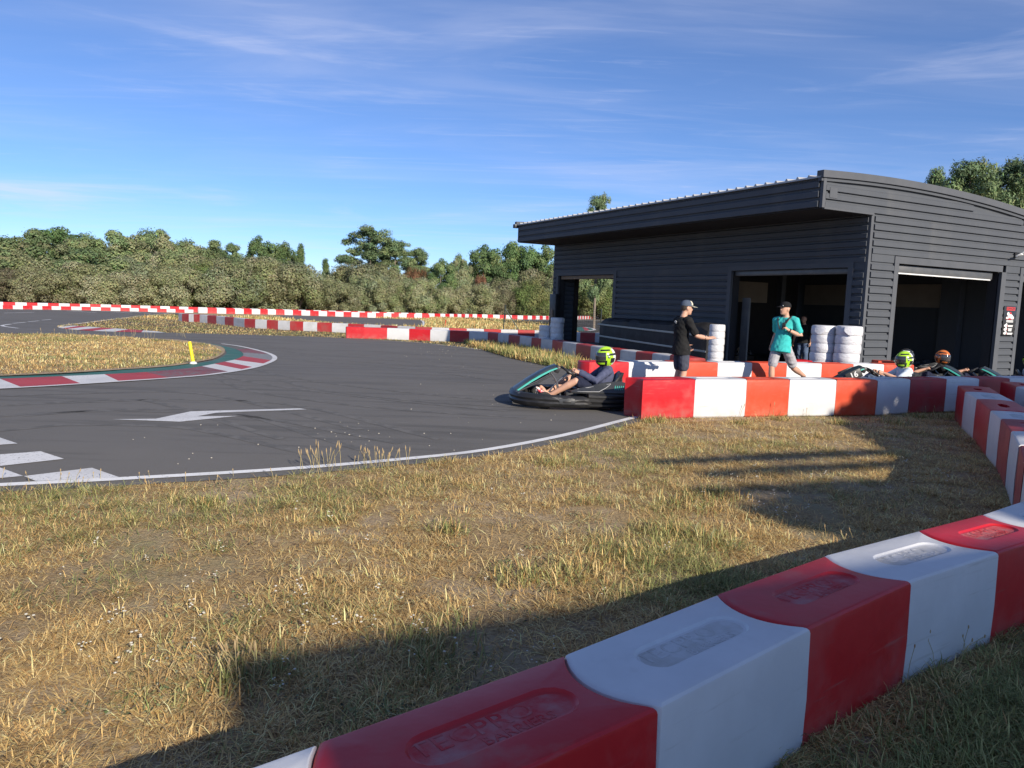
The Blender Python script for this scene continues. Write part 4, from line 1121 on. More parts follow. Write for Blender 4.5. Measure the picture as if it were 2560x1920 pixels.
def make_helmet(t, c, f, l, u, cols):
    """full-face helmet: shell, visor, chin guard, colour flashes"""
    main, second, back = cols
    Mx = Matrix((f, l, u)).transposed()
    def patch(a0, a1, e0, e1, k=1.0, na=14, ne=8, th=.006):
        vs = []
        for o in (0, -th):
            for i in range(ne + 1):
                e = R(e0 + (e1 - e0) * i / ne)
                for j in range(na + 1):
                    a = R(a0 + (a1 - a0) * j / na)
                    r = Vector((.163, .138, .166)) * k + Vector((o, o, o))
                    x, y, z = r.x * math.cos(e) * math.cos(a), r.y * math.cos(e) * math.sin(a), r.z * math.sin(e)
                    if z < -.02: x += .022 * min(1, (-z - .02) / .07) * max(0, math.cos(a))
                    vs.append(c + Mx @ Vector((x, y, z)) + u * .012)
        fs = []; w = na + 1; m = w * (ne + 1)
        for i in range(ne):
            for j in range(na): q = (i * w + j, i * w + j + 1, (i + 1) * w + j + 1, (i + 1) * w + j); fs += [q, tuple(m + x for x in reversed(q))]
        for i in range(ne): fs += [(i * w, (i + 1) * w, m + (i + 1) * w, m + i * w), (i * w + na, m + i * w + na, m + (i + 1) * w + na, (i + 1) * w + na)]
        for j in range(na): fs += [(j, m + j, m + j + 1, j + 1), (ne * w + j, ne * w + j + 1, m + ne * w + j + 1, m + ne * w + j)]
        return MB().add(vs, fs)
    hl = patch(-180, 180, -62, 89, 1.0, 28, 16).build('helmet', main, t, ang=60)
    patch(-72, 72, -16, 27, 1.03).build('visor', M_visor, hl, ang=60)
    patch(-80, 80, -58, -18, 1.018).build('chin_guard', second, hl, ang=60)
    patch(120, 240, -50, 50, 1.012).build('rear_panel', back, hl, ang=60)
    for sd in (1, -1):
        patch(sd * 30, sd * 105, 36, 47, 1.015, 12, 3).build('flash', second, hl, ang=60)
        patch(sd * 78, sd * 150, 8, 20, 1.016, 10, 3).build('flash', second, hl, ang=60)
        patch(sd * 100, sd * 135, -34, -6, 1.014, 6, 4).build('flash', second, hl, ang=60)
        patch(sd * 18, sd * 66, -42, -30, 1.03, 8, 3).build('flash', main, hl, ang=60)
        hub = c + l * .140 * sd + u * .012; 
        MB().ell(hub, (.02, .008, .02), Mx).build('visor_hinge', M_steel, hl)
M_visor = mat('smoked_visor', (.03, .032, .036), (.05, .05, .055), rough=.08, scale=4, spec=.8)
M_lime = mat('lime_helmet', (.42, .72, .03), (.36, .64, .03), rough=.25, scale=5, coat=.4)
M_orange = mat('orange_helmet', (.62, .16, .03), (.55, .15, .03), rough=.25, scale=5, coat=.4)
M_hblack = mat('black_helmet', (.015, .015, .016), (.025, .025, .025), rough=.25, scale=5, coat=.4)
M_hwhite = mat('white_helmet', (.75, .76, .70), (.7, .7, .65), rough=.3, scale=5, coat=.3)

def driver_pose(turn=0.0):
    return dict(pelvis=V(-.43, 0, .24), chest=V(-.50, 0, .51), neck=V(-.515, 0, .675), head=V(-.485, 0, .785), hipL=V(-.38, .10, .22), hipR=V(-.38, -.10, .22), shL=V(-.51, .20, .60), shR=V(-.51, -.20, .60),
        elL=V(-.30, .285, .43), elR=V(-.30, -.285, .43), wrL=V(-.06, .165, .535), wrR=V(-.06, -.165, .535), knL=V(.02, .29, .42), knR=V(.02, -.29, .42), anL=V(.40, .19, .175), anR=V(.40, -.19, .175), toL=V(.52, .18, .26), toR=V(.52, -.18, .26),
        face=V(math.cos(turn), math.sin(turn), -.08))
GRIP = ((V(.8, -.15, .35), V(.3, -.6, -.6), .85), (V(.8, .15, .35), V(.3, .6, -.6), .85))
# --- the kart on the track and its driver
K1 = (1.0, 12.02, tz(12) + .006)
k1 = place_kart(K1, math.pi + R(3), 'black go kart leaving the pit lane with a driver in grey blue sweatshirt')
M_sweat = cloth('grey_blue_sweatshirt', (.085, .095, .16), (.065, .075, .13))
M_navy = cloth('navy_shorts', (.018, .022, .045))
M_redshoe = mat('red_white_shoe', (.55, .02, .03), (.72, .70, .68), rough=.5, scale=22, lo=.47, hi=.53)
person('driver in grey blue sweatshirt and lime helmet steering the kart on the track', K1, math.pi + R(3), driver_pose(R(14)), M_skin, M_sweat, 1.93, M_navy, .86, helmet=(M_lime, M_hblack, M_hwhite), shoes=M_redshoe, hands=GRIP, girth=1.12)
# --- kart 16 waiting in the pit lane
def at_px(px, y): return PYY(px, 960 - 0, y).x
p16 = PYY(2262, 885, 14.45)
K16 = (p16.x - .50, 14.45, tz(14.4) + .006)
k16 = place_kart(K16, math.pi + R(-4), 'black go kart numbered 16 waiting in the pit lane')
for sd in (1, -1):
    MB().box((.50, sd * .196, .475), (.30, .014, .17), (0, R(26), 0), .012).build('number_panel', M_black, k16)
    link('number', text_mesh('16', .15, M_white, .002, bold=.003), k16, (.50, sd * .2055, .475), Matrix(((-sd * math.cos(R(26)), math.sin(R(26)) , 0), (0, 0, sd), (sd * math.sin(R(26)), math.cos(R(26)), 0))).to_euler())
M_palet = cloth('pale_blue_white_tee', (.58, .66, .74), (.66, .72, .78))
M_jean = cloth('faded_denim', (.07, .10, .17), (.09, .13, .21))
person('driver in pale tee and lime helmet in kart 16', K16, math.pi + R(-4), driver_pose(R(10)), M_skin, M_palet, .95, M_jean, 1.9, helmet=(M_lime, M_hblack, M_hwhite), hands=GRIP, girth=1.1)
# --- karts queueing behind the rear row
qh = math.atan2(-.60, .80)
c, s = math.cos(qh), math.sin(qh)
M_btee = cloth('black_tee', (.012, .012, .013), (.02, .02, .02))
M_wtee = cloth('white_tee', (.70, .71, .74), (.62, .63, .66))
for px, py, y, kl, pl, hm, sh in ((2262, 868, 17.2, 'black go kart queueing behind the driver of kart 16', 'driver in black tee and black helmet behind the driver of kart 16', (M_hblack, M_hwhite, M_hblack), M_btee),
                              (2352, 880, 17.0, 'black and teal go kart at the open garage door', 'driver in black tee and orange helmet by the garage door', (M_orange, M_hblack, M_orange), M_btee),
                              (2572, 895, 17.3, 'black go kart at the right edge of the picture', 'driver in white tee and lime helmet at the right edge', (M_lime, M_hblack, M_lime), M_wtee)):
    h = PYY(px, py, y); loc = (h.x + c * .53, y + s * .53, tz(y - .3) + .006)
    place_kart(loc, qh, kl)
    person(pl, loc, qh, driver_pose(R(-25)), M_skin2, sh, .9, M_navy, 1.9, helmet=hm, hands=GRIP, vox=.011)
# --- parked karts inside the garage
for (x, y, hd, lab) in ((2.4, 7.6, 1.9, 'unlit go kart parked inside left of the open front door'), (4.3, 5.2, .8, 'unlit go kart parked inside the garage behind the man in jeans'), (5.4, 2.2, 2.6, 'unlit go kart parked deep inside the right hand door')):
    w = bl(x, y, -.225); place_kart(w, hd + BROT, lab)

# --- man in black tee and cap
M_cap1 = cloth('slate_blue_cap', (.065, .085, .125), (.08, .10, .14)); M_brim1 = cloth('khaki_brim', (.33, .32, .26)); M_short1 = cloth('slate_shorts', (.072, .078, .105), (.055, .06, .082))
q = PYY(1702, 900, 13.25)
P1 = dict(pelvis=V(-.01, 0, .93), chest=V(-.02, 0, 1.28), neck=V(.01, 0, 1.475), head=V(.055, 0, 1.615), hipL=V(0, .095, .90), hipR=V(0, -.095, .90), shL=V(-.02, .185, 1.40), shR=V(.01, -.185, 1.40),
          elL=V(.04, .27, 1.12), wrL=V(.20, .22, .95), elR=V(.14, -.27, 1.135), wrR=V(.375, -.245, 1.10), knL=V(.03, .115, .50), knR=V(.02, -.10, .50), anL=V(-.03, .13, .09), anR=V(-.05, -.10, .09), toL=V(.14, .15, .04), toR=V(.12, -.12, .04), face=V(.98, -.10, -.08))
m1 = person('man in black tee, slate shorts and cap reaching out his hand', (q.x, 13.25, 0.0), R(14), P1, M_skin, M_btee, .78, M_short1, .80, cap=(M_cap1, M_brim1, None), hands=(None, (V(.96, .02, .22), V(0, .5, -.9), .18)), shirt_low=.04)
mb = MB()
for dy, dz, ry, rz_ in ((.02, .0, .016, .010), (-.01, .012, .012, .008), (-.035, -.004, .012, .012), (.0, -.022, .02, .005), (-.03, -.028, .012, .005)): mb.ell((-.146, dy, 1.37 + dz), (.006, ry, rz_), None, 8, 5)
mb.build('back_print', M_white, m1)
MB().tube([V(.30, -.245, 1.112) + V(0, math.cos(a) * .036, math.sin(a) * .036) for a in [2 * math.pi * i / 14 for i in range(14)]], .010, 6, closed=True).build('wrist_band', M_black, m1)
g = MB(); g.loft([(V(.05, 0, 1.642) + V(.030, 0, 0), V(0, .004, 0), V(0, 0, .004)), ], 4) if False else None
# pale front panel of the cap
hc = V(.055, 0, 1.615); mb = MB()
arc = []
for i in range(13):
    a = R(-60 + 120 * i / 12); arc.append(a)
rg = []
for zz, rf, rl in ((.046, .111, .0915), (.075, .107, .0875), (.100, .093, .077), (.120, .072, .061)):
    rg.append([hc + V(math.cos(a) * rf - .006, math.sin(a) * rl - .011 * math.cos(a), zz) for a in arc])
vs = [p for r_ in rg for p in r_]; fs = [(i * 13 + j, i * 13 + j + 1, (i + 1) * 13 + j + 1, (i + 1) * 13 + j) for i in range(3) for j in range(12)]
MB().add(vs, fs).build('cap_front', cloth('cream_cap_front', (.66, .62, .50)), m1, ang=60)
# --- man in turquoise tee running past
M_turq = cloth('turquoise_tee', (.05, .47, .44), (.045, .42, .40)); M_greyshort = cloth('light_grey_shorts', (.40, .39, .41), (.34, .33, .35)); M_cap2 = cloth('black_cap', (.015, .015, .016))
q = PYY(1955, 900, 14.5)
P2 = dict(pelvis=V(.05, 0, .955), chest=V(-.02, 0, 1.32), neck=V(-.035, 0, 1.525), head=V(.015, 0, 1.665), hipL=V(.04, .10, .92), hipR=V(.06, -.09, .92), shL=V(-.055, .185, 1.46), shR=V(.0, -.185, 1.45),
          elL=V(-.10, .295, 1.155), wrL=V(.125, .165, 1.265), elR=V(-.16, -.27, 1.17), wrR=V(-.03, -.27, .95), knL=V(-.24, .115, .525), knR=V(.19, -.09, .525), anL=V(-.63, .12, .36), anR=V(.17, -.08, .10), toL=V(-.70, .13, .22), toR=V(.34, -.09, .05), face=V(.94, -.33, .02))
ang2 = math.atan2(-.62, -.78)
m2 = person('running man in turquoise tee, grey shorts and black cap holding a radio', (q.x, 14.5, 0.0), ang2, P2, M_skin, M_turq, .72, M_greyshort, .80, hair=False, cap=(M_cap2, M_cap2, None), hands=((V(.55, -.55, .62), V(.2, -.9, -.3), .75), None), shirt_low=.03)
mb = MB(); mb.rings([[V(-.035, 0, z) + V(math.cos(a) * (.139 + d), math.sin(a) * (.187 + d), 0) for a in [2 * math.pi * i / 28 for i in range(28)]] for z, d in ((1.225, -.012), (1.225, 0), (1.262, 0), (1.262, -.012))], False); mb.build('chest_strap', M_black, m2)
MB().tube([V(.118, .02, 1.27), V(.112, .07, 1.37), V(.06, .115, 1.47), V(-.04, .125, 1.527), V(-.13, .08, 1.44), V(-.165, .02, 1.27)], .020, 8, flat=(1, .45)).build('shoulder_strap', M_black, m2)
MB().tube([V(.118, -.02, 1.27), V(.105, -.07, 1.38), V(.05, -.115, 1.465), V(-.04, -.125, 1.515), V(-.13, -.08, 1.44)], .020, 8, flat=(1, .45)).build('shoulder_strap', M_black, m2)
wv = V(.105, .178, 1.256); MB().box(wv + V(-.005, .02, .008), (.045, .02, .045), (0, R(-25), R(-30)), .006).build('wrist_watch', M_black, m2)
wax = (P2['wrL'] - P2['elL']).normalized(); wu = wax.orthogonal().normalized(); ww = wax.cross(wu)
MB().tube([wv + (wu * math.cos(a) + ww * math.sin(a)) * .036 for a in [2 * math.pi * i / 12 for i in range(12)]], .009, 6, closed=True).build('watch_strap', M_black, m2)
hb = V(.155, 0, 0)
MB().box(V(.109, -.005, 1.722), (.008, .05, .016), (0, R(12), R(-16)), .003).build('cap_badge', M_white, m2)
cA, sA = math.cos(ang2), math.sin(ang2)
rl = V(.185, .105, 1.345)
radio = thing('two_way_radio', 'small black radio held to the chest of the man in turquoise', 'radio', (q.x + cA * rl.x - sA * rl.y, 14.5 + sA * rl.x + cA * rl.y, rl.z), ang2)
MB().box((0, 0, 0), (.045, .06, .115), (0, R(10), R(20)), .010).build('case', M_black, radio)
MB().tube([(0, .015, .05), (.0, .017, .13)], .006, 6).build('antenna', M_black, radio)
MB().box((.026, 0, .02), (.004, .035, .03), (0, R(10), R(20))).build('speaker', M_fair, radio)
# --- people in the dark garage
P3 = dict(P1); P3.update(elR=V(.02, -.27, 1.12), wrR=V(.06, -.30, .86), elL=V(.0, .27, 1.12), wrL=V(.05, .27, .86), face=V(1, .1, -.05))
q = PYY(2008, 850, 24.8)
person('man in dark tee and jeans standing in the dark garage', (q.x, 24.8, -.225), math.atan2(-.7, -.7), P3, M_skin2, M_btee, .8, M_jean, 1.92, vox=.011)
q = PYY(2438, 850, 27.5)
person('person in dark tee and cap standing inside the right hand door', (q.x, 27.5, -.225), math.atan2(-.9, -.4), P3, M_skin2, M_btee, .85, M_navy, .9, cap=(M_cap2, M_cap2, None), vox=.011)
# ================================================================ PROPS AROUND THE TRACK
M_wrap = mat('white_shrink_wrap', (.66, .665, .69), (.57, .575, .60), rough=.38, scale=6, lo=.35, hi=.65, bump=.8, bscale=9, c3=(.46, .46, .47), s3=3, lo3=.6, hi3=.8, stretch=(1, 1, 2.5))
def tyre_stack(x, y, n, label, dia=.54, th=.20, flap=False):
    z0 = tz(y) - .0
    if y > 16.5 and y < 18.5: z0 = tz(y)
    t = thing('tyre_stack', label, 'tyre stack', (x, y, z0), R(random.Random(n + int(x * 9)).uniform(0, 90)), 'white wrapped tyre stacks')
    r = dia / 2
    prof = [(r * .3, 0), (r * .955, 0), (r * .985, .02), (r, .06), (r * .997, th - .07), (r * .975, th - .03), (r * .952, th - .002), (r * .3, th - .002)]
    me = MB().lathe(prof, n=26).mesh('wrapped_tyre', 50, [M_wrap])
    rr = random.Random(int(x * 100))
    for k in range(n): link('wrapped_tyre', me, t, (rr.uniform(-.012, .012), rr.uniform(-.012, .012), k * th), (0, 0, rr.uniform(0, 6)))
    z = n * th
    MB().lathe([(.02, z + .012), (r * .7, z + .014), (r * .93, z + .006), (r * .985, z - .03), (r * .97, z - .07), (r * .955, z - .07)], n=24).build('wrap_top', M_wrap, t, ang=50)
    if flap:
        vs = []
        for j in range(7):
            a = 3.4 + .9 * j / 6
            for i, (zz, o) in enumerate(((z, .0), (z - .10 - .10 * math.sin(j / 6 * math.pi), .022 + .01 * (j % 2)))): vs.append(((r + o) * math.cos(a), (r + o) * math.sin(a), zz))
        MB().add(vs, [(2 * j, 2 * j + 1, 2 * j + 3, 2 * j + 2) for j in range(6)]).build('torn_wrap', M_wrap, t, ang=40)
    return t
tyre_stack(1.71, 30.0, 7, 'tall white wrapped tyre stack at the far end of the garage')
tyre_stack(1.23, 30.2, 5, 'short white wrapped tyre stack left of the taller one', .46, .215)
tyre_stack(6.02, 22.4, 7, 'slim white wrapped tyre stack tied beside the black tarpaulin', .46)
tyre_stack(7.28, 17.75, 7, 'left one of the two white tyre stacks at the garage corner', .56, .205, True)
tyre_stack(7.68, 17.35, 7, 'right one of the two white tyre stacks at the garage corner', .58, .205, True)

# tarpaulin-covered pile along the garage wall, tied with two straps
M_tarp = mat('black_tarpaulin', (.016, .016, .018), (.026, .026, .028), rough=.5, scale=3, bump=.5, bscale=4.5, spec=.25)
M_strap = mat('grey_green_strap', (.40, .42, .38), (.34, .36, .33), rough=.7, scale=20)
tp = thing('tarpaulin_pile', 'long pile under black tarpaulin tied with two straps along the garage', 'tarpaulin', bl(-.52, 7.7, 0), BROT)
rg = []
rr = random.Random(8)
for j in range(41):
    y = -2.95 + 5.9 * j / 40
    w = lambda k: rr.uniform(-.018, .018) + .03 * math.sin(j * .9 + k * 2.1) * math.sin(j * .33 + k)
    end = min(1, min(j, 40 - j) / 1.5); e_ = .90 + .10 * end
    sag = .035 * math.sin(j * .5)
    prof = [(-.46, -.40), (-.45, -.1), (-.43, .25), (-.44, .55), (-.42, .85), (-.40, 1.04), (-.33, 1.12), (-.1, 1.15 + sag), (.2, 1.16), (.34, 1.1), (.36, .5), (.36, -.40)]
    rg.append([((x - abs(w(i))) * e_, y + (w(i + 9)) * .4, z * e_ + w(i + 3) * .5) for i, (x, z) in enumerate(prof)])
MB().rings(rg).build('tarpaulin', M_tarp, tp, ang=25)
for z0, z1 in ((.90, .78), (.47, .30)):
    pts = [(-.505, -2.95 + 5.9 * j / 20, z1 + (z0 - z1) * j / 20 + .03 * (j / 20 - .5) ** 2) for j in range(21)]
    pts = [(-.505, -3.05, z1)] + pts + [(-.30, 2.99, z0)]
    MB().tube(pts, .030, 6, flat=(1, .18)).build('strap', M_strap, tp)

# leaning yellow marker post on its foot
yp = thing('marker_post', 'leaning yellow marker post on the kerb of the inner island', 'post', (-7.53, 17.7, tz(17.7) + .02))
M_yel = mat('yellow_plastic', (.85, .72, .02), (.75, .62, .02), rough=.4, scale=6)
MB().tube([(0, 0, .03), (-.045, .0, .27), (-.085, .0, .52)], [.038, .038, .038], 12).build('post', M_yel, yp)
MB().lathe([(.02, 0), (.085, 0), (.08, .025), (.045, .05), (.02, .055)], n=14).build('foot', M_white, yp)
st = thing('marker_stake', 'thin red marker stake on the dry grass beyond the back straight', 'stake', tuple(G(1113, 817)))
MB().tube([(0, 0, 0), (.02, 0, .30), (.03, 0, .55)], .04, 8).build('stake', PL['o'], st)
MB().lathe([(.01, .55), (.05, .55), (.05, .58), (.01, .59)], (.03, 0, 0), 8).build('stake_cap', PL['o'], st)
# fence corner post with brace and wires
fn = thing('wire_fence', 'dark green wire fence with braced corner post left of the garage', 'fence', (-.75, 52, tz(52)))
M_fence = mat('dark_green_fence', (.012, .02, .016), (.02, .028, .022), rough=.5, scale=6)
MB().tube([(0, 0, -.1), (.12, 0, 2.05)], .045, 8).build('post', M_fence, fn)
MB().tube([(1.35, -.1, -.05), (.12, 0, 1.75)], .035, 8).build('brace', M_fence, fn)
MB().tube([(6.9, 2.0, -.1), (6.95, 2.0, 2.0)], .045, 8).build('post', M_fence, fn)
for k in range(14): MB().tube([(.02 + .12 * k / 14, 0, .1 + .145 * k), (6.9, 2.0, .1 + .14 * k)], .005, 4).build('wire', M_fence, fn)
for k in range(1, 46): MB().tube([(6.9 * k / 46, 2.0 * k / 46, .05), (6.9 * k / 46 + .05, 2.0 * k / 46, 2.0)], .004, 4).build('wire', M_fence, fn)

# unseen canopy made up behind the camera to cast the near grass shadow
M_added_shade = mat('added_shade_sheet', (.62, .61, .58), (.55, .54, .52), rough=.6, scale=2)  # kept whitish so the added canopy bounces light from below
ca = thing('added_shade_canopy', 'added flat shade caster on posts behind the camera, out of view', 'canopy', (5.85, -8.13, 0), math.atan2(.415, .91))
MB().box((5.0, -2.3, 6.16), (10.0, 4.6, .14), None, .01).build('added_shade_roof', M_added_shade, ca)
for x, y in ((1.5, -2.3), (5, -2.3), (9.0, -2.3)): MB().box((x, y, 3.0), (.14, .14, 6.3), None, .01).build('post', M_trim, ca)
# loose pale stones scattered on the tarmac
rr = random.Random(21); mb = MB()
spots = []
for _ in range(20): spots.append((rr.uniform(330, 1250), rr.uniform(1060, 1170)))
for _ in range(30): spots.append((rr.uniform(1000, 1420), rr.uniform(872, 1060)))
for _ in range(26): spots.append((rr.gauss(1100, 40), rr.gauss(882, 7)))
for _ in range(14): spots.append((rr.gauss(880, 60), rr.gauss(1085, 14)))
for px, py in spots:
    p = G(px, py); s_ = rr.uniform(.004, .010) * (1 + .02 * p.y)
    mb.ell((p.x, p.y, p.z + .008 + s_ * .3), (s_, s_ * rr.uniform(.6, 1), s_ * .5), Matrix.Rotation(rr.uniform(0, 3), 3, 'Z'), 5, 4)
o = mb.build('loose_stones', mat('pale_stone', (.55, .5, .42), (.4, .37, .32), rough=.9, scale=30), ang=None); tag(o, 'small pale stones scattered over the dark tarmac', 'stones', kind='stuff')
# ================================================================ TREES AND SHRUBS
def leaf_mesh(name, C, Nn, T, ln, wd, col, m):
    """C centres, Nn normals, T long axes, ln/wd half sizes, col colours: one diamond leaf each"""
    n = len(C)
    Nn = Nn / np.linalg.norm(Nn, axis=1, keepdims=True)
    T = T - Nn * (T * Nn).sum(1, keepdims=True); T /= np.linalg.norm(T, axis=1, keepdims=True) + 1e-9
    S = np.cross(Nn, T)
    v = np.empty((n, 4, 3), np.float32)
    v[:, 0] = C + T * ln[:, None]; v[:, 1] = C + S * wd[:, None] - T * (ln * .15)[:, None]; v[:, 2] = C - T * ln[:, None]; v[:, 3] = C - S * wd[:, None] - T * (ln * .15)[:, None]
    me = bpy.data.meshes.new(name)
    me.vertices.add(4 * n); me.loops.add(4 * n); me.polygons.add(n)
    me.vertices.foreach_set('co', v.reshape(-1))
    me.loops.foreach_set('vertex_index', np.arange(4 * n, dtype=np.int32))
    me.polygons.foreach_set('loop_start', np.arange(0, 4 * n, 4, dtype=np.int32)); me.polygons.foreach_set('loop_total', np.full(n, 4, np.int32))
    me.update(calc_edges=True)
    a = me.color_attributes.new('Col', 'FLOAT_COLOR', 'POINT')
    cc = np.ones((n, 4, 4), np.float32); cc[:, :, :3] = col[:, None, :]; a.data.foreach_set('color', cc.reshape(-1))
    me.materials.append(m); return me
M_leafA = attr_mat('olive_foliage', .8, .3, rnd=1.0)
M_leafB = attr_mat('green_foliage', .75, .2, rnd=.8)
M_needle = attr_mat('pine_foliage', .7, .12, rnd=.6)
M_bark = mat('grey_bark', (.16, .13, .10), (.24, .20, .16), rough=.9, scale=9, bump=.5, stretch=(1, 1, .3))
def clumps_to_leaves(rng, cl, per, ln, asp, cols, outw=1.2, up=.35, cjit=.11, ljit=.10, shell=.6, size_by_r=True):
    Cs, Ns, Ts, L, K = [], [], [], [], []
    for c, r in cl:
        n = int(per * (np.prod(r) ** (2 / 3)) / .5) if size_by_r else per
        n = max(30, n)
        d = rng.normal(size=(n, 3)); d /= np.linalg.norm(d, axis=1, keepdims=True)
        rad = shell + (1 - shell) * rng.random(n) ** .6
        rad *= 1 + .22 * rng.normal(size=n) * (rng.random(n) < .35)
        p = c + d * r * rad[:, None]
        Cs.append(p)
        Ns.append(d * outw + rng.normal(size=(n, 3)) * .32 + np.array([0, 0, up]))
        Ts.append(d * .5 + rng.normal(size=(n, 3)) * .5 + np.array([0, 0, .8]))
        L.append(ln * (.6 + .8 * rng.random(n)))
        base = cols[rng.integers(len(cols))] * (1 + cjit * rng.normal())
        k = base * (1 + ljit * rng.normal(size=(n, 1))) * (1 + .06 * rng.normal(size=(n, 3))); K.append(np.clip(k, .008, .6))
    C, Nn, T, L, K = map(np.concatenate, (Cs, Ns, Ts, L, K))
    return C, Nn, T, L, L * asp, K
def stems(seed, H, n, spread, r0, lean=.5, z0=.0, top=.8):
    rr = random.Random(seed); mb = MB()
    for i in range(n):
        a = 2 * math.pi * i / n + rr.uniform(-.4, .4); b0 = rr.uniform(.02, .16) * spread
        p = [Vector((math.cos(a) * b0, math.sin(a) * b0, z0))]; h = H * top * rr.uniform(.7, 1)
        for k in range(1, 5):
            t = k / 4; p.append(Vector((math.cos(a) * (b0 + spread * lean * t ** 1.3) + rr.uniform(-.05, .05) * spread, math.sin(a) * (b0 + spread * lean * t ** 1.3) + rr.uniform(-.05, .05) * spread, z0 + h * t)))
        mb.tube(p, [r0 * (1 - .8 * k / 4) for k in range(5)], 5)
    return mb
PROTO = {}
def proto_shrub(key, seed, cols):
    rng = np.random.default_rng(seed); H, Rd = 7.0, 3.3
    cl = []
    for i in range(58):
        u = rng.random(); a = rng.random() * 2 * math.pi; e = math.asin(rng.uniform(-.15, 1)); q = rng.uniform(.66, .97)
        ce = math.cos(e)
        z = 2.0 + (H - 2.9) * max(-.28, math.sin(e)) * q
        lob = 1 + .16 * math.sin(3 * a + seed) + .1 * math.sin(5 * a + 2 * seed)
        r = rng.uniform(.75, 1.25)
        cl.append((np.array([math.cos(a) * ce * Rd * q * lob, math.sin(a) * ce * Rd * q * lob, z * lob ** .5]), np.array([r, r, r * rng.uniform(.9, 1.35)])))
    for i in range(16):
        a = rng.random() * 2 * math.pi; q = rng.uniform(.5, .98)
        cl.append((np.array([math.cos(a) * Rd * q, math.sin(a) * Rd * q, rng.uniform(.5, 1.6)]), np.array([.8, .8, .9])))
    C, Nn, T, L, W, K = clumps_to_leaves(rng, cl, 230, .145, .36, cols)
    keep = C[:, 2] > .05; 
    PROTO[key] = (leaf_mesh('crown', C[keep], Nn[keep], T[keep], L[keep], W[keep], K[keep], M_leafA), stems(seed, H, 9, Rd, .07).mesh('stems', 40, [M_bark]), H, Rd * 1.12)
def proto_oak(key, seed, cols, H=12.0, Rd=4.6, m=None, per=82):
    rng = np.random.default_rng(seed); cl = []
    for i in range(62):
        a = rng.random() * 2 * math.pi; e = math.asin(rng.uniform(-.45, 1)); q = rng.uniform(.55, 1.0) ** .7
        lob = 1 + .2 * math.sin(2 * a + seed) + .13 * math.sin(5 * a + seed * 1.7)
        r = rng.uniform(.8, 1.55)
        cl.append((np.array([math.cos(a) * math.cos(e) * Rd * q * lob, math.sin(a) * math.cos(e) * Rd * q * lob, H * .58 + math.sin(e) * H * .37 * q * lob ** .5]), np.array([r, r, r * .75])))
    C, Nn, T, L, W, K = clumps_to_leaves(rng, cl, per * 1.9, .155, .62, cols, up=.5)
    rr = random.Random(seed); mb = MB(); mb.tube([(0, 0, -.2), (.1, .05, H * .2), (.0, .1, H * .42), (.1, 0, H * .7)], [.32, .26, .2, .07], 9)
    for i in range(11):
        a = 2 * math.pi * i / 11 + rr.uniform(-.3, .3); z = H * rr.uniform(.25, .5); e = rr.uniform(.3, .9)
        mb.tube([(0, 0, z), (math.cos(a) * Rd * .35, math.sin(a) * Rd * .35, z + e * Rd * .3), (math.cos(a) * Rd * .75, math.sin(a) * Rd * .75, z + e * Rd * .75)], [.13, .08, .03], 6)
    PROTO[key] = (leaf_mesh('crown', C, Nn, T, L, W, K, m or M_leafB), mb.mesh('trunk', 40, [M_bark]), H, Rd * 1.1)
def proto_pine(key, seed, cols, H=14.0, Rd=3.6, bare=.22, cone=.6):
    rng = np.random.default_rng(seed); rr = random.Random(seed); cl = []; mb = MB()
    mb.tube([(0, 0, -.2), (.12, 0, H * .3), (.05, .1, H * .65), (0, 0, H * .97)], [.26, .2, .13, .03], 8)
    for i in range(30):
        t = i / 29; z = H * (bare + (1 - bare - .03) * t); a = i * 2.4 + rr.uniform(-.4, .4)
        prof = (1 - t) ** cone * (.55 + .45 * min(1, t / .25)); Ln = Rd * prof * rr.uniform(.65, 1.12)
        lift = (.10 + .45 * t) * Ln
        tip = np.array([math.cos(a) * Ln, math.sin(a) * Ln, z + lift])
        mb.tube([(0, 0, z), (tip[0] * .55, tip[1] * .55, z + lift * .35), tuple(tip)], [.06, .04, .015], 5)
        for k in range(max(2, int(2 + Ln * 1.5))):
            q = rr.uniform(.45, 1.05); off = rng.normal(size=3) * np.array([.32, .32, .2]) * (1 if Ln > 1 else .5)
            r = rr.uniform(.5, .95)
            cl.append((np.array([tip[0] * q, tip[1] * q, z + lift * q ** 1.4]) + off, np.array([r, r, r * .8])))
    for k in range(5): cl.append((np.array([rng.normal() * .15, rng.normal() * .15, H * (.9 + .1 * rng.random())]), np.array([.28, .28, .5])))
    C, Nn, T, L, W, K = clumps_to_leaves(rng, cl, 260, .17, .26, cols, outw=.6, up=.45, shell=.3)
    PROTO[key] = (leaf_mesh('crown', C, Nn, T, L, W, K, M_needle), mb.mesh('trunk', 40, [M_bark]), H, Rd)
A_ = lambda *c: [np.array(x) for x in c]
OLIVE = A_((0.271, 0.292, 0.148), (0.309, 0.322, 0.175), (0.227, 0.264, 0.123), (0.336, 0.341, 0.205), (0.254, 0.292, 0.175))
OLIVE2 = A_((0.275, 0.274, 0.152), (0.242, 0.246, 0.129), (0.318, 0.309, 0.189))
GREENISH = A_((0.150, 0.203, 0.068), (0.188, 0.225, 0.083), (0.128, 0.180, 0.063), (0.225, 0.240, 0.098))
BROWNISH = A_((0.273, 0.243, 0.157), (0.233, 0.216, 0.135), (0.218, 0.216, 0.123))
OAKG = A_((0.100, 0.166, 0.061), (0.125, 0.190, 0.074), (0.083, 0.138, 0.055), (0.156, 0.208, 0.083))
OAKY = A_((0.171, 0.225, 0.100), (0.207, 0.246, 0.110), (0.144, 0.196, 0.091), (0.235, 0.246, 0.131))
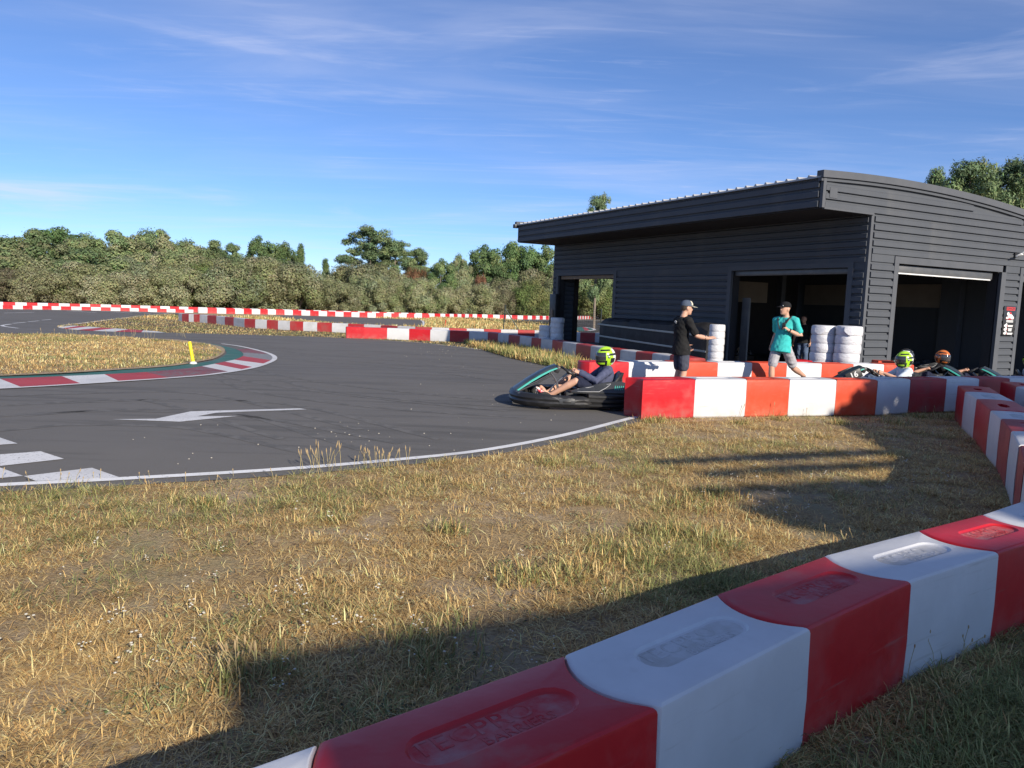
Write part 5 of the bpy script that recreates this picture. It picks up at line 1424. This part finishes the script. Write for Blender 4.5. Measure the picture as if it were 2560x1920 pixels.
PINEG = A_((0.160, 0.226, 0.103), (0.194, 0.257, 0.118), (0.129, 0.194, 0.098), (0.237, 0.290, 0.129))
RUST = A_((.30, .17, .085), (.26, .15, .075), (.34, .20, .11), (.22, .145, .07))
for i in range(3): proto_shrub('olive%d' % i, 11 + i, OLIVE)
for i in range(2): proto_shrub('tan%d' % i, 21 + i, OLIVE2)
proto_shrub('green0', 31, GREENISH); proto_shrub('brown0', 41, BROWNISH); proto_shrub('rust0', 45, RUST)
proto_oak('oak0', 51, OAKG); proto_oak('oak1', 52, OAKG); proto_oak('ygoak0', 53, OAKY); proto_oak('ygoak1', 54, OAKY)
proto_pine('pine0', 61, PINEG, cone=.5); proto_pine('pine1', 62, PINEG, cone=.62, Rd=3.2); proto_pine('pine2', 66, PINEG, H=14, Rd=4.2, bare=.25, cone=.30); proto_pine('spruce0', 63, OAKG, H=9, Rd=2.4, bare=.1, cone=.9)
def plant(key, px, top_y, Y, wpx, label, cat, group, name, rot=None, sink=0.0):
    crown, wood, H, Rd = PROTO[key]
    t = PYY(px, top_y, Y); z0 = tz(Y) - sink; h = t.z - z0; w = wpx / FPX * Y / 2
    o = thing(name, label, cat, (t.x, Y, z0), rot if rot is not None else random.Random(int(px * 7 + Y)).uniform(0, 6.28), group)
    link('crown', crown, o).scale = (w / Rd, w / Rd, h / H)
    link('trunk' if name != 'shrub' else 'stems', wood, o).scale = (w / Rd, w / Rd, h / H)
    return o
def hy(px): return float(np.interp(px, [-300, 0, 400, 800, 1100, 1300, 1420, 1700], [84, 88, 93, 102, 109, 119, 130, 140]))
NM = {'olive': 'grey olive', 'tan': 'tan olive', 'green': 'yellow green', 'brown': 'brownish', 'rust': 'rust brown', 'oak': 'dark green', 'ygoak': 'olive green', 'pine': 'blue green', 'spruce': 'dark'}
# front hedge of willow shrubs
front = [('brown0', -120, 665, 190), ('brown0', 20, 662, 190), ('tan0', 110, 660, 150), ('olive0', 200, 655, 170), ('tan1', 300, 663, 170), ('olive1', 375, 655, 150), ('tan0', 455, 655, 150), ('green0', 520, 648, 160), ('olive2', 590, 647, 170), ('olive0', 665, 643, 180), ('olive1', 740, 652, 160),
         ('olive2', 800, 686, 110), ('tan0', 850, 692, 120), ('olive0', 905, 684, 120), ('olive1', 960, 689, 110), ('olive2', 1015, 697, 110), ('olive0', 1065, 693, 115), ('tan1', 1120, 705, 100), ('olive1', 1190, 704, 120), ('brown0', 1245, 712, 90), ('green0', 1330, 697, 115), ('olive2', 1400, 700, 110), ('green0', 1480, 690, 130), ('olive0', 1560, 690, 130), ('olive1', 1650, 690, 130)]
for i, (k, px, ty, w) in enumerate(front):
    kn = k.rstrip('0123456789')
    plant(k, px, ty, hy(px) + 4 + (0, 3.2, 1.2, 4.0)[i % 4], w * 1.0, '%s willow shrub, %s from the left in the front hedge' % (NM[kn], ordinal(i)), 'shrub', 'willow shrubs of the front hedge', 'shrub')
# second line, taller
second = [('ygoak0', -60, 610, 210), ('tan0', 90, 625, 190), ('ygoak1', 235, 628, 190), ('olive1', 340, 640, 170), ('olive2', 440, 632, 180), ('tan1', 520, 626, 160), ('olive0', 640, 640, 180), ('olive1', 905, 652, 150), ('tan0', 985, 656, 110), ('rust0', 1043, 650, 72), ('oak0', 1103, 645, 84), ('olive2', 1165, 672, 95), ('tan1', 1270, 680, 130), ('olive0', 1325, 672, 120), ('olive2', 1420, 670, 140)]
for i, (k, px, ty, w) in enumerate(second):
    kn = k.rstrip('0123456789'); sh = kn in ('tan', 'olive', 'rust', 'green', 'brown')
    plant(k, px, ty, hy(px) + 14 + (i % 2) * 2, w * 1.1, '%s %s, %s from the left behind the front hedge' % (NM[kn], 'shrub' if sh else 'tree', ordinal(i)), 'shrub' if sh else 'tree', 'second line of shrubs and trees', 'shrub' if sh else 'tree', sink=.3)
plant('rust0', 1205, 670, hy(1205) + 12, 40, 'small rust brown shrub amid the olive shrubs near the garage', 'shrub', 'second line of shrubs and trees', 'shrub')
# trees that make the skyline
sky_trees = [('ygoak1', -90, 575, 230), ('ygoak0', 60, 572, 150), ('oak1', 125, 556, 150), ('ygoak1', 195, 585, 130), ('ygoak0', 268, 578, 150), ('ygoak1', 340, 573, 130), ('ygoak0', 418, 577, 120), ('ygoak1', 480, 600, 120), ('pine1', 535, 603, 90), ('pine0', 580, 610, 80), ('oak0', 650, 588, 95), ('oak1', 700, 597, 85), ('spruce0', 752, 614, 44), ('spruce0', 814, 650, 40), ('ygoak0', 860, 668, 90), ('pine2', 925, 572, 165), ('pine2', 990, 608, 120), ('pine0', 1045, 622, 100), ('ygoak1', 1150, 636, 60), ('oak0', 1215, 610, 105), ('oak1', 1290, 597, 120), ('oak0', 1360, 610, 110), ('ygoak0', 1425, 640, 120), ('oak1', 1500, 640, 140), ('oak0', 1600, 645, 140)]
for i, (k, px, ty, w) in enumerate(sky_trees):
    kn = k.rstrip('0123456789'); nmk = {'pine': 'pine', 'spruce': 'conifer'}.get(kn, 'broadleaf tree')
    plant(k, px, ty, hy(px) + 26 + (i % 3) * 3, w * 1.15, '%s %s on the skyline, %s from the left' % (NM[kn], nmk, ordinal(i)), 'tree', 'trees on the skyline', 'pine_tree' if kn == 'pine' else ('conifer_tree' if kn == 'spruce' else 'tree'), sink=.5)
# trees beyond the garage
plant('pine2', 1500, 494, 74, 105, 'pine top showing above the middle of the garage eave', 'tree', 'pines beyond the garage', 'pine_tree')
for px, ty, y, w, lab in ((2345, 428, 62, 120, 'small slender pine above the garage roof, left of the bigger pines'), (2430, 412, 58, 210, 'broad pine above the curved roof in the top right'), (2540, 408, 60, 210, 'pine at the right edge above the curved roof'), (2660, 400, 62, 210, 'pine just beyond the right edge above the roof')):
    plant('pine1' if px == 2345 else 'pine2', px, ty, y, w * 1.15, lab, 'tree', 'pines beyond the garage', 'pine_tree')
# made-up flat pine out of frame, its crown shaped from the wanted shadows
rng = np.random.default_rng(77)
def inpoly(P, poly):
    x, y = P[:, 0], P[:, 1]; c = np.zeros(len(P), bool); n = len(poly); j = n - 1
    for i in range(n):
        xi, yi = poly[i]; xj, yj = poly[j]
        hit = ((yi > y) != (yj > y)) & (x < (xj - xi) * (y - yi) / ((yj - yi) if yj != yi else 1e-9) + xi)
        c ^= hit; j = i
    return c
shade_main = [(2.0, 6.05), (2.5, 6.55), (4.2, 7.2), (4.6, 8.2), (4.6, 8.9), (4.8, 10.6), (5.15, 12.1), (5.05, 13.3), (6.2, 14.35), (8.5, 15.2), (11.5, 15.6), (13, 12), (12.5, 9), (9, 5), (2.75, 5.05)]
bands = [[(1.5, 7.66), (3.2, 8.20), (4.6, 8.72), (4.6, 8.92), (3.0, 8.40), (1.6, 7.80)], [(1.85, 7.16), (3.2, 7.62), (4.6, 8.12), (4.6, 8.30), (3.0, 7.78), (1.9, 7.27)], [(1.6, 6.50), (2.6, 6.72), (4.4, 7.32), (4.3, 7.45), (2.2, 6.80)]]
pts = []
for poly, dens in [(shade_main, 120)] + [(b, 420) for b in bands]:
    q = np.array(poly); lo, hi = q.min(0), q.max(0); n = int(np.prod(hi - lo) * dens); s_ = lo + rng.random((n, 2)) * (hi - lo); pts.append(s_[inpoly(s_, poly)])
nb_ = sum(len(p) for p in pts[1:]); pts = np.concatenate(pts); n = len(pts); isb = np.arange(n) >= n - nb_
zz = 5.6 + rng.normal(size=n) * np.where(isb, .02, .12) + .5 * np.sin(pts[:, 0] * 1.3) * 0
k_ = (zz / math.tan(R(SUN_EL)))[:, None]
C = np.concatenate([pts + np.array([SUN_H.x, SUN_H.y]) * k_, zz[:, None]], 1)
tc_ = np.array([C[:, 0].mean(), C[:, 1].mean()])
fp_ = thing('added_shade_pine', 'added flat topped pine out of view that shades the right hand grass', 'tree', (float(tc_[0]), float(tc_[1]), -.1))
Cl = C - np.array([tc_[0], tc_[1], -.1])
nv = rng.normal(size=(n, 3)) * .5 + np.array([SUN_H.x * .7, SUN_H.y * .7, .6])
link('crown', leaf_mesh('crown', Cl, nv, rng.normal(size=(n, 3)), np.where(isb, .085, .16) * (.7 + .6 * rng.random(n)), np.where(isb, .055, .10) * (.7 + .6 * rng.random(n)), np.clip(PINEG[0] * (1 + .3 * rng.normal(size=(n, 1))), .01, .4), M_needle), fp_)
mb = MB(); mb.tube([(0, 0, -.1), (.1, 0, 2), (0, .1, 4), (.05, 0, 5.4)], [.3, .25, .2, .12], 9)
for i in range(9):
    a = i * .7; mb.tube([(0, 0, 4.2), (math.cos(a) * 1.5, math.sin(a) * 1.3, 5.0), (math.cos(a) * 3.2, math.sin(a) * 2.8, 5.5)], [.1, .07, .03], 6)
mb.build('trunk', M_bark, fp_)
# ================================================================ GRASS
def vnoise(P, s, seed):
    """cheap smooth value noise in the plane, 0..1"""
    r = np.random.default_rng(seed); tab = r.random((64, 64))
    q = P * s; i = np.floor(q).astype(int); f = q - i; f = f * f * (3 - 2 * f)
    g = lambda a, b: tab[a % 64, b % 64]
    return (g(i[:, 0], i[:, 1]) * (1 - f[:, 0]) + g(i[:, 0] + 1, i[:, 1]) * f[:, 0]) * (1 - f[:, 1]) + (g(i[:, 0], i[:, 1] + 1) * (1 - f[:, 0]) + g(i[:, 0] + 1, i[:, 1] + 1) * f[:, 0]) * f[:, 1]
def blades(name, P, z0, ln, wd, lean, az, col, m):
    """each blade: a quad and a tip triangle, bent over by its lean (0 upright .. 1 flat)"""
    n = len(P); d = np.stack([np.cos(az), np.sin(az)], 1); s = np.stack([-np.sin(az), np.cos(az)], 1)
    v = np.empty((n, 5, 3), np.float32)
    h1 = ln * .55 * np.cos(lean * 1.1); o1 = ln * .55 * np.sin(lean * 1.1); h2 = h1 + ln * .45 * np.cos(np.minimum(lean * 1.75 + .15, 1.65)); o2 = o1 + ln * .45 * np.sin(np.minimum(lean * 1.75 + .15, 1.65))
    h1 = np.maximum(h1, .006); h2 = np.maximum(h2, .005)
    for k, (sg, hh, oo, w) in enumerate(((1, 0, 0, 1), (-1, 0, 0, 1), (-1, h1, o1, .8), (1, h1, o1, .8), (0, h2, o2, 0))):
        v[:, k, :2] = P + s * (wd * w * sg)[:, None] + d * (oo if not np.isscalar(oo) else np.zeros(n))[:, None]
        v[:, k, 2] = z0 + hh
    me = bpy.data.meshes.new(name)
    me.vertices.add(5 * n); me.loops.add(7 * n); me.polygons.add(2 * n)
    me.vertices.foreach_set('co', v.reshape(-1))
    b = (np.arange(n) * 5)[:, None]
    me.loops.foreach_set('vertex_index', (b + np.array([0, 1, 2, 3, 3, 2, 4])).astype(np.int32).reshape(-1))
    ls = ((np.arange(n) * 7)[:, None] + np.array([0, 4])).astype(np.int32).reshape(-1); me.polygons.foreach_set('loop_start', ls)
    me.polygons.foreach_set('loop_total', np.tile(np.array([4, 3], np.int32), n)); me.update(calc_edges=True)
    a = me.color_attributes.new('Col', 'FLOAT_COLOR', 'POINT'); cc = np.ones((n, 5, 4), np.float32); cc[:, :, :3] = col[:, None, :]; a.data.foreach_set('color', cc.reshape(-1))
    me.materials.append(m); return me
M_grass = attr_mat('grass_blades', .7, .10, spec=.3)
STRAW = np.array([(.66, .47, .19), (.56, .375, .145), (.76, .57, .27), (.46, .29, .115), (.36, .22, .09), (.60, .45, .21)])
GREEN = np.array([(.22, .235, .075), (.28, .28, .10), (.17, .20, .068), (.37, .34, .135)])
track_np = [tuple(p) for p in track_poly]
def scatter(poly, n, rng):
    q = np.array(poly); lo, hi = q.min(0), q.max(0); P = lo + rng.random((n, 2)) * (hi - lo); return P[inpoly(P, poly)]
def in_view(P, m=1.3):
    return (P[:, 1] > .9) & (np.abs(P[:, 0]) < .72 * m * P[:, 1] + .5)
def grass(name, label, P, rng, ln, wd, greenness, flat=.5, dz=0.0, bare=True, straw_gain=1.0, AZ=None):
    n1 = vnoise(P, .9, 3); n2 = vnoise(P, 3.1, 4); n3 = vnoise(P, .35, 5); n4 = vnoise(P, 7.5, 6)
    if bare:
        # thin out over bare dusty patches
        b = vnoise(P, 1.25, 9) * .65 + vnoise(P, 4.2, 10) * .35
        keep = rng.random(len(P)) > np.clip((b - .55) * 6, 0, .82); P = P[keep]; AZ = AZ[keep] if AZ is not None else None; n1, n2, n3, n4 = n1[keep], n2[keep], n3[keep], n4[keep]
    n = len(P)
    gr = greenness(P) if callable(greenness) else np.full(n, greenness)
    g = np.clip(gr + (n1 - .55) * 1.1 + (n2 - .5) * .55, 0, 1); isg = rng.random(n) < g
    col = np.where(isg[:, None], GREEN[rng.integers(len(GREEN), size=n)], STRAW[rng.integers(len(STRAW), size=n)] * straw_gain)
    col = col * (.86 + .38 * n4[:, None]) * (1 + .22 * rng.normal(size=(n, 1))) * (1 - .25 * np.clip(n3 - .5, 0, 1))[:, None]
    lean = np.clip(np.where(rng.random(n) < flat, 1.15 + .25 * rng.normal(size=n), .6 + .3 * rng.normal(size=n)), .03, 1.42) * np.where(isg, .75, 1)
    L = ln * (.5 + .9 * rng.random(n)) * (.65 + .7 * n2) * np.where(isg, 1.05, 1)
    az = AZ if AZ is not None else rng.random(n) * 2 * math.pi
    o = link(name, blades(name, P, tzv(P[:, 1]) + dz, L, wd * (.6 + .8 * rng.random(n)), lean, az, np.clip(col, .01, .75), M_grass))
    tag(o, label, 'grass', kind='stuff'); return o
rng = np.random.default_rng(5)
fg = [(near_out[0][0], .7)] + near_out + [(2.0, 10.95), (2.75, 11.2), (4.4, 11.8), (6.0, 12.35), (7.6, 13.1), (10, 14.1), (9.5, 10), (8, 3), (6, .7)]
def green_fg(P):
    d = np.sqrt(P[:, 0] ** 2 + P[:, 1] ** 2)
    right = np.clip((P[:, 0] - .4) / 2.5, 0, 1) * np.clip((8 - P[:, 1]) / 5, 0, 1) * .26
    behind = np.where(P[:, 0] * .64 - (P[:, 1] - 1.65) * .766 > .15, .55, 0)   # camera side of the near row
    E = np.array(near_out); dist = np.min(np.abs(P[:, None, :] - E[None, ::6, :]).sum(2), 1)
    edge = np.clip(1 - dist / .55, 0, 1) * .28
    return .03 + right + behind + edge
P = scatter(fg, 1700000, rng); P = P[in_view(P)]
d = P[:, 1]
kp = rng.random(len(P)) < np.clip(np.where(d < 4.5, 1.0, 4.5 / d * .95), .28, 1); P = P[kp]
lnf = .082
# half of the blades gather in trodden tussocks and fan out from them
nP = len(P); ci = rng.integers(nP, size=max(1, nP // 130)); ctr = P[ci]
who = rng.random(nP) < .55; pick = rng.integers(len(ctr), size=nP); pick = np.where(True, pick, pick)
near_c = ctr[pick]; offs = rng.normal(size=(nP, 2)) * .055
AZ = np.where(who, np.arctan2(offs[:, 1], offs[:, 0]) + .5 * rng.normal(size=nP), rng.random(nP) * 2 * math.pi)
P = np.where(who[:, None], near_c + offs, P)
grass('dry_grass', 'dry straw coloured grass in front of the track', P, rng, lnf, .0019, green_fg, .965, AZ=AZ)
# low broad-leaved weeds between the straw
wd_px = [(rr_.uniform(0, 2100), rr_.uniform(1190, 1800)) for rr_ in [random.Random(91)] for _ in range(150)]
WC = np.array([tuple(G(*q)) for q in wd_px if not (q[1] > 1350 and q[0] > 2900 - q[1])]); WC = WC[~inpoly(WC[:, :2], track_poly)]
k_ = 16; Cw = np.repeat(WC, k_, 0) + np.concatenate([rng.normal(size=(len(WC) * k_, 2)) * .045, .012 + .02 * rng.random((len(WC) * k_, 1))], 1)
nw = len(Cw); wl_ = leaf_mesh('weeds', Cw, rng.normal(size=(nw, 3)) * .35 + np.array([.1, -.3, 1]), rng.normal(size=(nw, 3)), .011 * (.5 + rng.random(nw)), .0045 * (.6 + .8 * rng.random(nw)), np.clip(np.array([(.17, .175, .085)]) * (1 + .35 * rng.normal(size=(nw, 1))) * (1 + .12 * rng.normal(size=(nw, 3))), .02, .4), M_grass)
tag(link('weeds', wl_), 'low dark green weeds between the dry grass', 'weeds', kind='stuff')
# tufts of longer green grass and flowering stalks
def tufts(name, label, spots, rng, n, rad, ln, wd, green, dz=0.0, lean=.35):
    Ps = []; 
    for (x, y), k in spots: Ps.append(np.array([x, y]) + rng.normal(size=(int(n * k), 2)) * rad * k)
    P = np.concatenate(Ps); m_ = len(P); isg = rng.random(m_) < green
    col = np.where(isg[:, None], GREEN[rng.integers(len(GREEN), size=m_)], STRAW[rng.integers(len(STRAW), size=m_)]) * (1 + .2 * rng.normal(size=(m_, 1)))
    o = link(name, blades(name, P, tzv(P[:, 1]) + dz, ln * (.4 + .9 * rng.random(m_)), wd * (.6 + .8 * rng.random(m_)), np.clip(lean + .28 * rng.normal(size=m_), .02, 1.3), rng.random(m_) * 6.28, np.clip(col, .01, .7), M_grass)); tag(o, label, 'grass', kind='stuff'); return o
rr = random.Random(3)
sp = [(tuple(G(*q)[:2]), k) for q, k in (((1650, 1052), 1.0), ((1625, 1056), .8), ((1380, 1160), 1.0), ((1720, 1260), 1.4), ((1800, 1240), 1.2), ((1660, 1335), 1.2), ((1750, 1350), 1.2), ((1560, 1390), 1.2), ((1440, 1440), 1.3), ((1300, 1450), 1.0), ((1060, 1620), 1.5), ((620, 1690), 1.0), ((2240, 1060), 1.2), ((2300, 1045), 1.0), ((2100, 1060), .9), ((1950, 1050), .8), ((1850, 1060), .7), ((2370, 1045), 1.3), ((520, 1260), .7), ((1120, 1330), .8))]
tufts('grass_tufts', 'longer greenish grass tufts scattered over the dry grass', sp, rng, 260, .10, .11, .003, .6, lean=.6)
lr = [(tuple((PZ(rr.uniform(1900, 2560), rr.uniform(1600, 1920), -.08))[:2]), rr.uniform(.7, 1.4)) for _ in range(60)]
lr = [q for q in lr if q[0][0] * .64 - (q[0][1] - 1.65) * .766 > .2]
tufts('grass_tufts', 'dark green grass behind the near barrier row', lr, rng, 300, .16, .10, .0028, .97, lean=.7)
# tall seed stalks by the white line and at barrier feet
mb = MB(); heads = MB()
stalks = [((rr.gauss(800, 22), rr.uniform(1168, 1180)), .24) for _ in range(16)] + [((rr.gauss(930, 45), rr.uniform(1160, 1172)), .16) for _ in range(26)] + [((rr.uniform(1700, 2050), rr.uniform(1034, 1046)), .20) for _ in range(16)] + [((rr.uniform(2180, 2380), rr.uniform(1020, 1040)), .16) for _ in range(12)] + [((rr.gauss(2150, 60), rr.gauss(1345, 20)), .10) for _ in range(24)] + [((rr.gauss(600, 18), rr.gauss(1690, 14)), .14) for _ in range(14)] + [((rr.uniform(0, 800), rr.uniform(1190, 1215)), .10) for _ in range(16)] + [((rr.uniform(60, 480), rr.uniform(838, 850)), .35) for _ in range(26)]
for (px, py), h in stalks:
    p = G(px, py); h *= rr.uniform(.55, 1.1); dx, dy = rr.gauss(0, .22) * h, rr.gauss(0, .22) * h
    mb.tube([p, (p.x + dx * .4, p.y + dy * .4, p.z + h * .6), (p.x + dx, p.y + dy, p.z + h)], [.0016 * (1 + p.y * .05)] * 3, 4)
    heads.tube([(p.x + dx * .9, p.y + dy * .9, p.z + h * .9), (p.x + dx * 1.03, p.y + dy * 1.03, p.z + h * 1.05), (p.x + dx * 1.15, p.y + dy * 1.15, p.z + h * 1.22)], [.002, .0045 * (1 + p.y * .03), .0015], 5)
# camera-side stalks at the foot of the near row
for _ in range(16):
    q = PZ(rr.uniform(2230, 2420), rr.uniform(1640, 1720), -.06); h = rr.uniform(.08, .2); dx, dy = rr.gauss(.02, .05), rr.gauss(0, .04)
    mb.tube([q, (q.x + dx * .4, q.y + dy * .4, q.z + h * .6), (q.x + dx, q.y + dy, q.z + h)], [.0014] * 3, 4); heads.ell((q.x + dx, q.y + dy, q.z + h), (.004, .004, .010), None, 5, 4)
o = mb.build('grass_stalks', mat('dry_stalk', (.42, .33, .16), (.3, .26, .12), rough=.8, scale=30), ang=None, fixn=False); tag(o, 'tall thin seed stalks standing in the grass', 'grass', kind='stuff')
o = heads.build('seed_heads', mat('seed_head', (.45, .33, .17), (.33, .24, .13), rough=.8, scale=40), ang=None, fixn=False); tag(o, 'brown seed heads on the grass stalks', 'grass', kind='stuff')
# small white flower heads
mb = MB()
fl_px = [(rr.gauss(900, 330), rr.gauss(1420, 120)) for _ in range(26)] + [(rr.gauss(350, 170), rr.gauss(1600, 90)) for _ in range(16)] + [(rr.uniform(700, 1400), rr.uniform(1500, 1700)) for _ in range(22)] + [(rr.uniform(1750, 2450), rr.uniform(1080, 1320)) for _ in range(70)]
for px, py in fl_px:
    if py < 1200 and px < 1700: continue
    p = G(px, py); r_ = rr.uniform(.004, .008)
    for k in range(rr.randint(2, 5)): mb.ell((p.x + rr.gauss(0, .012), p.y + rr.gauss(0, .012), p.z + rr.uniform(.03, .10)), (r_, r_, r_ * .45), None, 6, 4)
o = mb.build('white_flowers', mat('flower_white', (.62, .60, .52), (.5, .47, .38), rough=.8, scale=60), ang=None, fixn=False); tag(o, 'tiny whitish flower heads dotted in the grass', 'flowers', kind='stuff')
# grass of the islands
P = scatter(isl, 200000, rng); P = P[in_view(P, 1.1)]
vin = np.array(v_in)
def island_green(P):
    dd = np.min(np.linalg.norm(P[:, None, :] - vin[None, ::3, :], axis=2), 1); return .10 + .4 * np.clip(1 - dd / 1.0, 0, 1)
grass('island_grass', 'dry grass on the inner island of the track', P[:120000], rng, .085, .0065, island_green, .85, dz=.02, bare=False, straw_gain=1.1)
mid_poly = list(far_edge[2:]) + list(tip_edge[3:]) + [(-24, 58), (-16, 49), (-9, 47.5), (-4, 45), (1.2, 46.5), (2.2, 33), (3.6, 22.5)]
P = scatter(mid_poly, 260000, rng); P = P[~inpoly(P, list(k2o) + list(reversed(k2i)))]
grass('verge_grass', 'dry grass strip between the track and the barrier rows', P[:90000], rng, .085, .010, .16, .8, bare=False, straw_gain=1.05)
P = scatter([(2.1, 20.2), (1.2, 21.7), (-.2, 26), (-1.6, 32), (-2.4, 35.8), (-.9, 35.6), (.9, 30), (2.6, 21.4)], 40000, rng)
grass('verge_grass', 'greener grass along the foot of the barriers before the garage', P[:16000], rng, .26, .012, .45, .2, bare=False)
far_poly = [(-30, 60), (-12, 92), (-10, 100), (-2, 102), (5, 80), (5, 48), (-4, 47), (-9, 49)]
P = scatter(far_poly, 120000, rng); P = P[~inpoly(P, t2_poly)]
grass('far_grass', 'dry grass beyond the middle barrier row', P[:45000], rng, .26, .03, .08, .3, bare=False, straw_gain=1.1)
